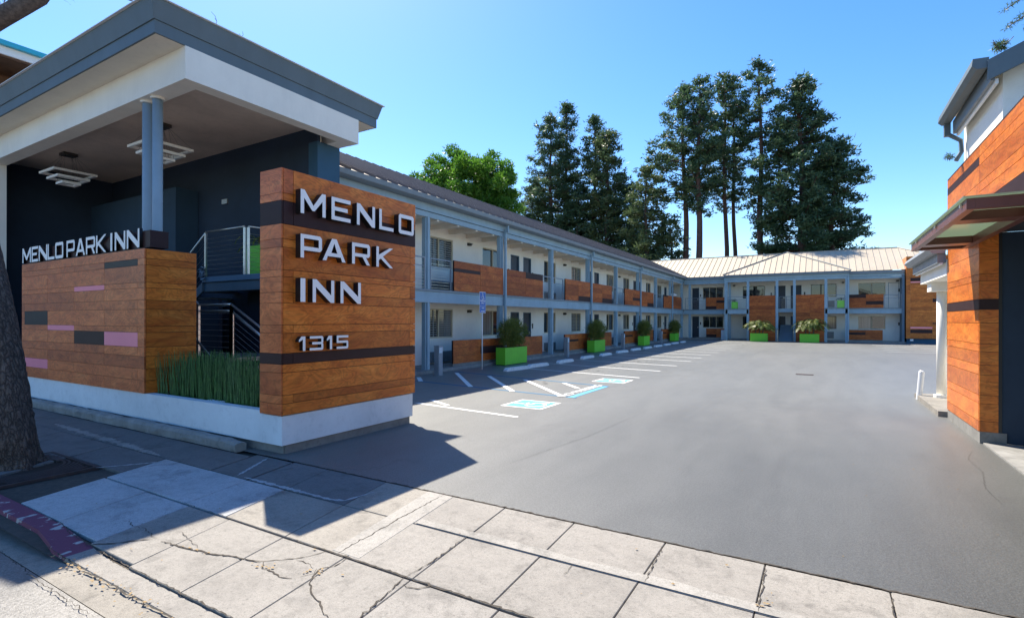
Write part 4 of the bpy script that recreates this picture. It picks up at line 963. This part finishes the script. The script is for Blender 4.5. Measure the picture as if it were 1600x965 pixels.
MB().box(1.84,1.88,gy0-.20,gy1-.10,4.78,4.99).build('eave_fascia','gutter',of); MB().box(1.885,1.92,gy0-.18,gy1-.11,4.74,4.80).build('eave_trim','paint_white',of)
ds=MB(); ds.box(1.72,1.80,10.86,10.94,4.74,4.95); ds.tube([(1.76,10.9,4.78),(1.94,10.95,4.66),(1.95,10.95,4.48),(1.88,10.95,4.34)],.032,6); ds.build('downspout','fascia',of)
# canopy over doorway
cn=MB()
cy0,cy1,cxo=6.8,10.5,1.25
cn.box(cxo,cxo+.07,cy0,cy1,2.86,2.97); cn.box(cxo+.071,1.945,cy0,cy0+.07,2.86,2.97); cn.box(cxo+.071,1.945,cy1-.12,cy1,2.86,2.97); cn.box(1.86,1.945,cy0+.071,cy1-.121,2.86,2.96)
for y in (7.55,9.75): cn.box(cxo+.071,1.859,y,y+.30,2.865,2.965)
co=cn.build('canopy_frame','canopyframe',of)
MB().box(cxo-.03,1.94,cy0-.03,cy1+.03,2.975,2.99).build('canopy_glass','cglass',co)
cl=MB()
for y in (7.0,8.4,9.9): cl.tube([(cxo-.02,y,2.93),(cxo-.001,y,2.93)],.02,8)
cl.build('bolt','steel',co)
# porch behind
pc=thing('white_porch','small white porch with round column and grey gutter behind the office wall','porch',(2.6,14,0))
MB().tube([(2.24,14.40,.10),(2.24,14.40,2.45)],.088,20).build('column','white',pc,smooth=True)
MB().tube([(2.24,14.40,.10),(2.24,14.40,.16)],.14,16).build('column_foot','white',pc)
MB().box(2.02,2.46,14.1,14.6,2.38,2.57).build('capital','white',pc)
MB().box(1.95,2.5,12.1,14.95,2.571,2.86).build('beam','white',pc)
pg=MB(); pg.prism([(1.93,3.12),(1.70,3.12),(1.67,3.05),(1.74,2.97),(1.93,2.97)],'y',12.05,15.15); pg.build('gutter','grey',pc)
MB().box(1.82,1.94,12.1,15.05,2.80,2.969).build('fascia','gutter',pc); MB().box(1.86,1.90,12.1,15.0,2.77,2.80).build('trim','paint_white',pc)
MB().quad((1.75,12.05,3.125),(1.75,15.15,3.125),(4.5,15.15,4.0),(4.5,12.05,4.0)).build('roof','roof',pc)
MB().box(2.9,8,12.5,15,0,2.9).build('porch_wall','white',pc)
bl=thing('bollard','leaning white painted bollard standing before the white porch','bollard',(1.9,14.6,0))
MB().tube([(1.88,14.6,0),(1.93,14.62,.62),(1.933,14.62,.645)],[.055,.055,.035],12).build('post','paint_white',bl,smooth=False)
# roof weeds on the office
# ============================================================ SMALL THINGS
wsp=thing('wheel_stop','x','wheel stop',(0,0,0),'white concrete wheel stops along the stalls')
MB().prism([(-.68,.0),(-.68,.05),(-.56,.115),(.56,.115),(.68,.05),(.68,.0)],'x',-.075,.075).build('bar','stop',wsp)
hb=MB(); [hb.tube([(0,y,.113),(0,y,.118)],.014,8) for y in (-.45,.45)]; hb.build('bolt','iron',wsp)
ords=['first','second','third','fourth','fifth','sixth','seventh','eighth','ninth','tenth','eleventh','twelfth']
WS=[(-9.14,15.80),(-9.15,17.40),(-9.09,19.7),(-9.2,22.35),(-9.17,24.65),(-9.23,27.3),(-9.27,29.85),(-9.22,32.1),(-9.25,34.6),(-9.25,37.0),(-9.3,39.5),(-9.3,42.1)]
wl=['nearest white wheel stop, beside the blue accessible bay','white wheel stop touching the nearest one end to end']+['white wheel stop, %s along the row counted from the entrance'%ords[i] for i in range(2,12)]
for i,(x,y) in enumerate(WS):
    if i==0: wsp.location=(x,y,0); wsp.rotation_euler=(0,0,R(-6)); wsp['label']=wl[0]
    else: copy_tree(wsp,None,(x,y,0),R(random.gauss(-2,2)),wl[i])
def leaf_clump(n,cx,cy,cz,rx,ry,rz,ll,lw_,droop=.2,up=.0,bias=.6):
    """n leaf blades spread through an ellipsoid; returns triangle verts"""
    d=rng.normal(size=(n,3)); d/=np.linalg.norm(d,axis=1)[:,None]
    r=rng.random(n)**(1/3.0); r=bias*r+(1-bias)*rng.random(n)
    c=d*r[:,None]*np.array([rx,ry,rz])+np.array([cx,cy,cz])
    a=d*.7+rng.normal(size=(n,3))*.6; a[:,2]+=up-droop; a/=np.linalg.norm(a,axis=1)[:,None]
    b=np.cross(a,rng.normal(size=(n,3))); b/=np.linalg.norm(b,axis=1)[:,None]
    L=ll*(.6+.8*rng.random(n))[:,None]; W=lw_*(.7+.6*rng.random(n))[:,None]
    return np.stack([c-b*W/2,c+b*W/2,c+a*L],axis=1).reshape(-1,3)
# bamboo planters (prototype built at origin; front at +X)
pb=thing('potted_bamboo','x','potted plant',(0,0,0),'lime green planters of bamboo along the left wing')
MB().box(-.42,0,0,1.7,.03,.68).build('planter','greenp',pb); MB().box(-.40,-.02,.02,1.68,.0,.029).build('foot','black',pb); MB().box(-.40,-.02,.02,1.68,.681,.684).build('soil','soil',pb)
bv=[leaf_clump(1500,-.2,.85,1.22,.52,.85,.5,.13,.022,.25),leaf_clump(900,-.2,.55,1.42,.42,.5,.38,.13,.02,.1),leaf_clump(900,-.15,1.3,1.30,.45,.42,.38,.13,.02,.1),leaf_clump(900,-.2,.85,.92,.42,.86,.24,.13,.022,.2),leaf_clump(500,-.2,.9,1.6,.38,.55,.25,.13,.018,-.3),leaf_clump(420,-.2,.85,1.25,.80,1.15,.70,.13,.018,.2,0,.1)]
link('foliage',tri_mesh('foliage',np.concatenate(bv),'bamboo'),pb)
sm=MB()
for i in range(40):
    x,y=random.uniform(-.35,-.05),random.uniform(.2,1.5); sm.tube([(x,y,.68),(x+random.gauss(0,.08),y+random.gauss(0,.15),1.5)],.008,4)
sm.build('stems','bamboo',pb)['kind']='stuff'
PB=[(-10.33,16.97,'biggest bamboo in a lime green planter, beside the blue accessible sign'),(-10.38,26.2,'bamboo in a lime green planter, second from the entrance'),(-10.36,35.2,'round bamboo in a lime green planter, third from the entrance'),(-10.4,44.1,'bamboo in a lime green planter nearest the far corner')]
for i,(x,y,l) in enumerate(PB):
    if i==0: pb.location=(x,y,0); pb['label']=l
    else: c=copy_tree(pb,None,(x,y,0),0,l); c.scale=(1,.93 if i==1 else .80,.97)
# grey utility pedestals
pd=thing('pedestal','x','pedestal',(0,0,0),'grey metal pedestals by the walkway')
MB().box(-.09,.09,-.10,.10,0,.90).build('body','grey',pd); MB().box(-.11,.11,-.12,.12,.0,.02).build('base_plate','grey',pd); MB().box(.091,.10,-.08,.08,.70,.88).build('faceplate','cloth',pd); MB().box(-.10,.10,-.11,.11,.90,.93).build('cap','grey',pd)
for i,(x,y,l) in enumerate([(-10.42,13.05,'grey metal pedestal nearest the wooden sign, beside the first post'),(-10.4,22.7,'grey metal pedestal with white box, between first two green planters'),(-10.4,30.9,'grey metal pedestal between second and third green planters'),(-10.5,40.1,'farthest grey metal pedestal, past the third green planter')]):
    if i==0: pd.location=(x,y,0); pd['label']=l
    else: copy_tree(pd,None,(x,y,0),0,l)
# accessible parking sign
sgp=thing('parking_sign','blue and white accessible parking sign on a slim white pole','sign',(-10.28,15.32,0))
MB().tube([(-10.28,15.32,0),(-10.28,15.32,2.72)],.022,10).build('pole','paint_white',sgp,smooth=True)
MB().box(-10.262,-10.256,15.12,15.50,1.99,2.73).build('plate_edge','paint_white',sgp)
MB().box(-10.255,-10.25,15.135,15.485,2.44,2.715).build('plate','signblue',sgp); MB().box(-10.255,-10.25,15.135,15.485,2.23,2.43).build('plate','signblue',sgp); MB().box(-10.255,-10.25,15.135,15.485,2.005,2.22).build('plate','signblue',sgp)
mb=MB(); wheelchair(mb,lambda u,v,i:(-10.247+.0005*i,15.20+u*.24,2.445+v*.26)); mb.build('wheelchair_emblem','paint_white',sgp)
link('lettering',xform_mesh(text_mesh('PARKING\nONLY',.075),lambda x,y:(-10.247,15.31+x,2.37+y),'paint_white'),sgp)
link('lettering',xform_mesh(text_mesh('VAN',.08),lambda x,y:(-10.247,15.31+x,2.16+y),'paint_white'),sgp)
am=MB(); am.quad((-10.247,15.2,2.04),(-10.247,15.38,2.04),(-10.247,15.38,2.06),(-10.247,15.2,2.06)); am.quad((-10.247,15.38,2.025),(-10.247,15.43,2.05),(-10.247,15.38,2.075)); am.build('arrow','paint_white',sgp)
# housekeeping cart and towels
hc_=thing('housekeeping_cart','dark housekeeping cart with white linen and blue bag under the left gallery','cart',(-11.6,41.6,.1))
MB().box(-11.85,-11.4,41.1,42.0,.25,.95).build('body','navy_dk',hc_); MB().box(-11.8,-11.45,40.62,41.08,.3,1.0).build('bag','signblue',hc_)
lin=MB()
for k in range(14):
    x,y,z=-11.62+random.gauss(0,.07),41.5+random.gauss(0,.2),1.02+random.random()*.16; lin.box(x-.12,x+.12,y-.14,y+.14,z-.05,z+.05)
lin.build('linen','paint_white',hc_)
wh=MB(); [wh.tube([(x,y,.16),(x+.04,y,.16)],.06,10) for x in (-11.85,-11.45) for y in (41.2,41.9)]; wh.build('wheel','black',hc_)
tl=MB()
for k in range(10):
    x,y,z=-11.25+random.gauss(0,.05),47.0+random.gauss(0,.2),3.84+random.random()*.2; tl.box(x-.14,x+.12,y-.2,y+.15,z-.05,z+.06)
tag(tl.build('towel_pile','paint_white',None),'white towels piled on the farthest upper balcony of left wing','towels')
# palm planters at back wing
def frond(mb,base,az,L,lift,wd,mi=0,seg=7):
    pts=[]; d=Vector((math.cos(az),math.sin(az),0)); p=Vector(base); ang=lift
    for i in range(seg+1):
        pts.append(p.copy()); p=p+(d*math.cos(ang)+Vector((0,0,math.sin(ang))))*(L/seg); ang-=lift*1.7/seg+.13
    s=d.cross(Vector((0,0,1)))
    for i in range(seg):
        a,b=pts[i],pts[i+1]; t0=i/seg; w0=wd*math.sin(math.pi*min(1,.12+.85*t0)); 
        for sg in (-1,1):
            for q in range(2):
                o=a.lerp(b,q/2); o2=a.lerp(b,q/2+.36)
                tip=o2+s*sg*w0+d*w0*.25+Vector((0,0,-w0*.25)); mb.quad(o,o2,tip)
    mb.tube(pts,.008,3)
def potted_palm(name,label,x,y,z,bw_,bd,bh,n,L,lift,wd,seed,trunkh=.5):
    random.seed(seed); t=thing(name,label,'potted plant',(x,y,z),'green planters at the end wing')
    MB().box(x-bw_/2,x+bw_/2,y-bd/2,y+bd/2,z+.02,z+bh).build('planter','greenp',t); MB().box(x-bw_/2+.02,x+bw_/2-.02,y-bd/2+.02,y+bd/2-.02,z+bh,z+bh+.004).build('soil','soil',t)
    MB().box(x-bw_/2+.02,x+bw_/2-.02,y-bd/2+.02,y+bd/2-.02,z,z+.019).build('foot','black',t)
    tr=MB(); fr=MB()
    for k in range(3 if trunkh>.2 else 1):
        bx_=x+(k-1)*bw_*.2 if trunkh>.2 else x; top_=Vector((bx_+random.gauss(0,.1),y,z+bh+trunkh*random.uniform(.75,1.1)))
        tr.tube([(bx_,y,z+bh),top_],[.05,.035],8)
        for i in range(n): frond(fr,top_,i*2.4+random.random(),L*random.uniform(.75,1.15),random.uniform(.05,1)*lift,wd)
    if trunkh>.1: tr.build('trunk','bark',t)
    fr.build('fronds','palm',t)
potted_palm('potted_palm','broad leafed plant in lime planter left of the far stair',-4.42,47.85,0,1.3,.55,.68,34,1.20,1.6,.24,3,.70)
potted_palm('potted_palm','bushy pale leafed plant in lime planter right of the far stair',-.78,47.85,0,1.35,.55,.68,44,1.25,1.6,.20,4,.70)
potted_palm('potted_palm','small yellowish plant in tall lime pot on the upper gallery, left',-6.55,49.75,2.757,.5,.4,.62,12,.42,1.2,.09,5,.12)
potted_palm('potted_palm','small dark plant in tall lime pot on the upper gallery, right',1.38,49.75,2.757,.5,.4,.62,12,.5,.9,.07,6,.12)
potted_palm('potted_palm','leafy plant in green planter on the stair landing behind the sign',-11.05,7.42,2.742,.62,.4,.68,8,.8,1.3,.07,9,.12)
random.seed(11)
tag(MB().box(-7.72,-7.22,50.0,50.3,0,.88).build('utility_box','cloth',None),'pale grey utility box standing before the far wing','utility box')
# ============================================================ NEIGHBOUR (upper left)
nb=thing('neighbour_building','tall neighbour with teal roof edge and dark wooden eaves beyond the portico','building',(-36,10,0))
MB().box(-46,-32.2,-6,20,0,11.7).build('wall','cream',nb)
MB().box(-46,-29.7,-8,22,13.32,13.52).build('roof_edge','teal',nb); MB().box(-46,-29.9,-8,22,12.98,13.319).build('fascia','paint_white',nb)
MB().box(-46,-30.0,-8,22,12.90,12.979).build('soffit','woodsoffit',nb); MB().box(-46,-32.3,-6,20,11.701,12.899).build('upper_wall','woodsoffit',nb)
y=-5
while y<19:
    wo=MB().box(-32.199,-32.12,y,y+2.2,11.0,12.6).build('window','frame',nb); MB().box(-32.119,-32.10,y+.12,y+2.08,11.1,12.5).build('pane','glass',wo); MB().box(-32.099,-32.0,y+.1,y+2.1,11.62,11.78).build('mullion','cyanpane',wo); y+=2.8
# ============================================================ STREET TREE
st_=thing('street_tree','leaning grey barked street tree at the kerb, its trunk cut by the frame','tree',(-8.15,2.32,0))
tm=MB(); pts=[];rs=[]
for z,X,r in ((-.05,-8.20,.40),(.05,-8.20,.33),(.16,-8.20,.295),(.3,-8.21,.28),(.7,-8.34,.265),(1.2,-8.48,.25),(1.75,-8.67,.235),(2.2,-8.90,.225),(2.75,-9.22,.215),(3.3,-9.62,.205),(4,-10.05,.20)):
    pts.append((X-.17,2.30,z)); rs.append(r*.93)
n=44; base=[]
P2=[];
for i in range(len(pts)-1):
    for k in range(14):
        t=k/14; P2.append((tuple(Vector(pts[i]).lerp(Vector(pts[i+1]),t)),rs[i]*(1-t)+rs[i+1]*t))
P2.append((pts[-1],rs[-1]))
tm.tube([p for p,_ in P2],[r for _,r in P2],n)
ax_=[Vector(p) for p,_ in P2]
for i,v in enumerate(tm.v):
    ring=i//n; k=i%n; c=ax_[min(ring,len(ax_)-1)]; vv=Vector(v)-c; z=v[2]
    f=1+.035*math.sin(k*.43+z*1.1)+.025*math.sin(k*.86-z*2+1)+random.gauss(0,.016)+.012*math.sin(k*2.1+z*5)
    if z<.35: f+=.10*(.35-z)/.35*math.sin(k*.71+.6)
    tm.v[i]=tuple(c+Vector((vv.x*f,vv.y*f,vv.z)))
tm.build('trunk','bark_r',st_,smooth=True)
def limb(mb,p,d,L,r,depth):
    p=Vector(p); d=Vector(d).normalized(); pts=[p]; q=p
    for i in range(6):
        d=(d+Vector((random.gauss(0,.13),random.gauss(0,.13),random.gauss(.03,.1)))).normalized(); q=q+d*L/6; pts.append(q)
        if depth>0 and i>1: 
            for _ in range(2): limb(mb,q,d+Vector((random.gauss(0,.6),random.gauss(0,.6),random.gauss(.2,.5))),L*.5,r*.4*(1-i/8),depth-1)
    mb.tube(pts,[r*(1-.75*i/6) for i in range(7)],7 if r>.03 else 4)
bm_=MB(); T=(-10.0,2.3,3.9)
lm=MB(); limb(lm,T,(-1,-.1,1.2),3.0,.15,0); limb(lm,T,(-1,.3,.9),2.6,.12,0); lm.build('limbs','bark',st_,smooth=True)
lm2=MB(); lm2.tube([(-10.0,2.3,3.9),(-10.7,2.2,4.5),(-10.55,2.1,4.95),(-10.06,2.18,5.37),(-9.47,2.53,5.78),(-9.03,2.79,6.06),(-8.85,2.95,6.45),(-8.8,3.05,7.2)],[.15,.14,.13,.125,.115,.105,.09,.07],14)
for _ in range(7): limb(lm2,(-9.0+random.gauss(0,.03),2.85,6.05+random.random()*.05),(.8,.5,random.uniform(-.2,.4)),.30,.008,1)
for _ in range(8): limb(lm2,(-9.5+random.gauss(0,.15),2.6,5.8+random.random()*.1),(-.3,.3,1),.5,.012,1)
lm2.build('overhanging_branch','bark',st_,smooth=True)
# ============================================================ BACKGROUND TREES
def pine(label,x,y,H,r,prof,nb_,seed,lean=(0,0),mat='pine',tuft=.57,blades=46,name='pine_tree',fork=None,crown0=.4):
    """prof: list of (height fraction, crown radius)"""
    K=1.055; x*=K; y*=K; H=1.75+(H-1.75)*K; r*=K; prof=[(a_,b_*K) for a_,b_ in prof]
    rg=np.random.default_rng(seed); random.seed(seed)
    t=thing(name,label,'tree',(x,y,0),'tall pines behind the motel')
    tb=MB(); N=9; ax=[Vector((x+lean[0]*(i/N)+.12*math.sin(i*1.3+seed),y+lean[1]*i/N,H*.97*i/N)) for i in range(N+1)]
    tb.tube(ax,[r*1.12*(1-.85*(i/N)**1.5) for i in range(N+1)],8)
    hs=[p[0] for p in prof]; rr=[p[1] for p in prof]
    lo,hi=hs[0],hs[-1]; V=[]
    def axis(h):
        q=h/.97*N; i=int(min(N-1,q)); return ax[i].lerp(ax[i+1],q-i)
    cl=[]
    nb_=int(nb_*.62)
    for b in range(nb_):
        hh=lo+(hi-lo)*((b+random.random())/nb_)
        R0=float(np.interp(hh,hs,rr))*.80*random.choice([.45,.75,1,1,1.12]); az=b*2.4+random.gauss(0,.4)
        o=axis(min(.96,hh-.012*R0)); d=Vector((math.cos(az),math.sin(az),0)); rise=random.uniform(.05,.5)
        pts=[o]; 
        for k in range(1,5): pts.append(o+d*R0*k/4+Vector((0,0,R0*rise*(k/4)**1.4)))
        tb.tube(pts,[.07*r*4*(1-k/5.5)*.5+.012 for k in range(5)],4,False)
        m=max(2,int(R0*2.2))
        for k in range(m):
            f=1-(k/m)*.62*random.uniform(.8,1.1); i=min(3,int(f*4)); c=pts[i].lerp(pts[i+1],f*4-i) if f<1 else pts[-1]
            c=c+Vector((random.gauss(0,.35),random.gauss(0,.35),random.gauss(.1,.22)))
            cl.append((c,tuft*random.uniform(.65,1.25)))
    cl+= [(axis(.96)+Vector((random.gauss(0,.08+.05*j),random.gauss(0,.08+.05*j),-j*.42+H*.035)),tuft*(.28+.06*j)) for j in range(9)]
    out=[]
    for c,s in cl:
        n=int(blades*s/.6)
        d=rg.normal(size=(n,3)); d[:,2]=np.abs(d[:,2])*.8-.15; d/=np.linalg.norm(d,axis=1)[:,None]
        off=rg.normal(size=(n,3))*s*np.array([.5,.5,.3])
        p=np.array(c)+off; bb=np.cross(d,rg.normal(size=(n,3))); bb/=np.linalg.norm(bb,axis=1)[:,None]
        L=s*(.45+.5*rg.random(n))[:,None]; W=.05+.07*rg.random(n)[:,None]
        out.append(np.stack([p-bb*W,p+bb*W,p+d*L],axis=1).reshape(-1,3))
    tb.build('trunk','bark_pine',t,smooth=True)
    V=np.concatenate(out)
    link('crown',tri_mesh('crown',V,mat),t)
P_=lambda *a:list(zip(a[::2],a[1::2]))
pine('tall pine with leaning crown, leftmost of the bare stemmed group',-13.1,61.9,29.4,.34,P_(.50,1.0,.56,3.2,.60,5.4,.70,5.2,.78,4.2,.88,2.6,.95,1.0,1.0,.2),92,21,(-.8,0))
pine('tall bare stemmed pine right beside the leftmost of its group',-11.7,60.5,29.2,.36,P_(.46,.8,.56,1.4,.66,3.0,.78,3.3,.88,2.4,.95,1.1,1.0,.2),85,22)
pine('slender pine third in the group, its stem bending slightly',-9.3,64.3,30.4,.27,P_(.50,1.2,.55,2.8,.62,2.0,.70,3.6,.8,3.6,.9,2.4,1.0,.4),70,23,(-.4,0))
pine('slender pine close to the centre with twin looking stem',-8.5,65.7,30.2,.25,P_(.50,1.2,.56,2.6,.68,3.0,.8,3.0,.9,2.2,1.0,.4),70,24,(-.5,0))
pine('tallest pine with long bare stem, standing left of the broad one',-5.6,62.9,30.8,.33,P_(.36,2.0,.42,2.4,.5,1.0,.60,1.6,.66,1.6,.74,3.0,.84,3.6,.92,2.2,1.0,.2),85,25,(-.2,0))
pine('broad dark pine with full crown down to the roof',-1.4,61.9,27.2,.45,P_(.24,4.0,.35,4.8,.5,5.2,.6,5.2,.7,4.4,.8,3.2,.9,1.9,1.0,.3),290,26,(-.6,0))
pine('dark pine filling the right side of the broad one',1.0,62.8,20.5,.3,P_(.28,3.6,.45,4.2,.65,4.2,.82,3.0,1.0,.8),150,36)
pine('short bushy pine left of the bare stemmed group',-17.3,59.5,19.6,.26,P_(.28,3.6,.45,3.6,.62,3.0,.8,2.0,1.0,.5),120,27,(0,0),'pine2')
pine('small dark pine between the short bushy one and bare stems',-15.0,61.5,13.5,.2,P_(.3,3.6,.6,3.4,.8,2.4,1.0,.6),80,37)
pine('pine with pointed crown, leftmost of the left clump',-31.8,64.8,30.4,.36,P_(.3,4.2,.48,4.2,.6,4.0,.75,3.4,.88,2.3,1.0,.5),170,28,(-.5,0))
pine('tallest thin topped pine in the left clump',-31.0,67.4,32.8,.33,P_(.35,3.5,.55,3.8,.72,3.0,.86,1.5,1.0,.35),150,29)
pine('dark pine with pointed top, third in the left clump',-26.9,67.8,30.2,.33,P_(.3,4.0,.5,4.6,.68,4.0,.82,2.8,.92,1.6,1.0,.4),170,30)
pine('paler rounded pine at the right of the left clump',-24.0,64.8,26.5,.33,P_(.3,3.8,.48,3.9,.65,3.8,.82,2.8,.93,1.6,1.0,.5),170,31,(0,0),'pine2')
pine('low leafy pine filling the gap beside the left clump',-20.7,64.4,18.9,.26,P_(.25,4.4,.45,4.0,.7,3.0,.88,1.9,1.0,.6),150,32)
pine('low yellowish pine at the foot of the left clump',-34.5,64,21.0,.26,P_(.3,3.6,.5,3.4,.7,2.6,.9,1.4,1.0,.5),120,33,(0,0),'pine2')
pine('low dark pine behind the middle of the left clump',-28.0,64.5,19.0,.26,P_(.35,3.6,.5,3.8,.75,3.0,1.0,.8),110,34)
# broadleaf tree
gt2=thing('broadleaf_tree','rounded bright green leafy tree rising behind the left wing roof','tree',(-20.9,29.3,0))
random.seed(5)
tb=MB(); tb.tube([(-20.6,29.6,0),(-20.6,29.6,4.5),(-20.4,29.7,8)],[.3,.24,.15],10)
for k in range(12):
    a=k*.9; tb.tube([(-20.5,29.65,5+k*.25),(-20.5+2.2*math.cos(a),29.6+2.2*math.sin(a),8.5+k*.15)],[.09,.03],5)
tb.build('trunk','bark',gt2,smooth=True)
cl=[]; 
for k in range(290):
    d=rng.normal(size=3); d/=np.linalg.norm(d); rr=rng.random()**.45
    c=np.array([-20.9,29.3,9.5])+d*rr*np.array([4.0,4.0,3.7])
    c[2]=min(c[2],13.0+rng.random()*.5)
    cl.append(leaf_clump(330,*c,.62,.62,.50,.19,.11,.1,.2))
link('crown',tri_mesh('crown',np.concatenate(cl),'broad'),gt2)
# small plants over office roof and conifer twig at upper right
def sprig(name,label,x,y,z,r,n,mat='pine'):
    t=thing(name,label,'plant',(x,y,z)); s=MB()
    for k in range(5): s.tube([(x,y,z),(x+random.gauss(0,r*.5),y+random.gauss(0,r*.5),z+random.uniform(.5,1)*r)],.004,4)
    s.build('stem','bark',t); link('foliage',tri_mesh('foliage',leaf_clump(n,x,y,z+r*.5,r*.6,r*.6,r*.5,.05,.012,.1,0,.2),mat),t)
sprig('roof_weed','small weed growing on the gable edge of the office roof',1.93,8.75,5.12,.15,260)
sprig('roof_weed','tiny weed growing from the bent downspout of the office',1.80,10.95,4.36,.12,120)
tw_=thing('conifer_branch','dark conifer twig tips hanging into the upper right corner','branch',(6.5,17,13))
cb2=MB(); V=[]
for k,(x,y,z,ex_,ez_) in enumerate([(5.6,18.9,10.75,-1.35,-.62),(5.6,18.9,10.2,-1.3,-.55),(5.5,18.9,9.9,-.8,-.3)]):
    cb2.tube([(x,y,z),(x+ex_*.5,y,z+ez_*.3),(x+ex_,y,z+ez_)],[.03,.02,.01],4)
    for q in range(14):
        f=q/13; V.append(leaf_clump(30,x+ex_*f,y,z+ez_*f*f,.10,.12,.06,.09,.02,.1))
cb2.build('stem','bark',tw_); link('needles',tri_mesh('needles',np.concatenate(V),'pine'),tw_)
# cable over the portico
wr=thing('overhead_cable','thin black overhead cable above the portico roof','cable',(-9,6,8))
MB().tube([(-16,1.5,9.6),(-12.5,3.2,8.05),(-10.3,4.4,7.26),(-9.15,5.2,6.87)],.012,4).build('cable','wire',wr)
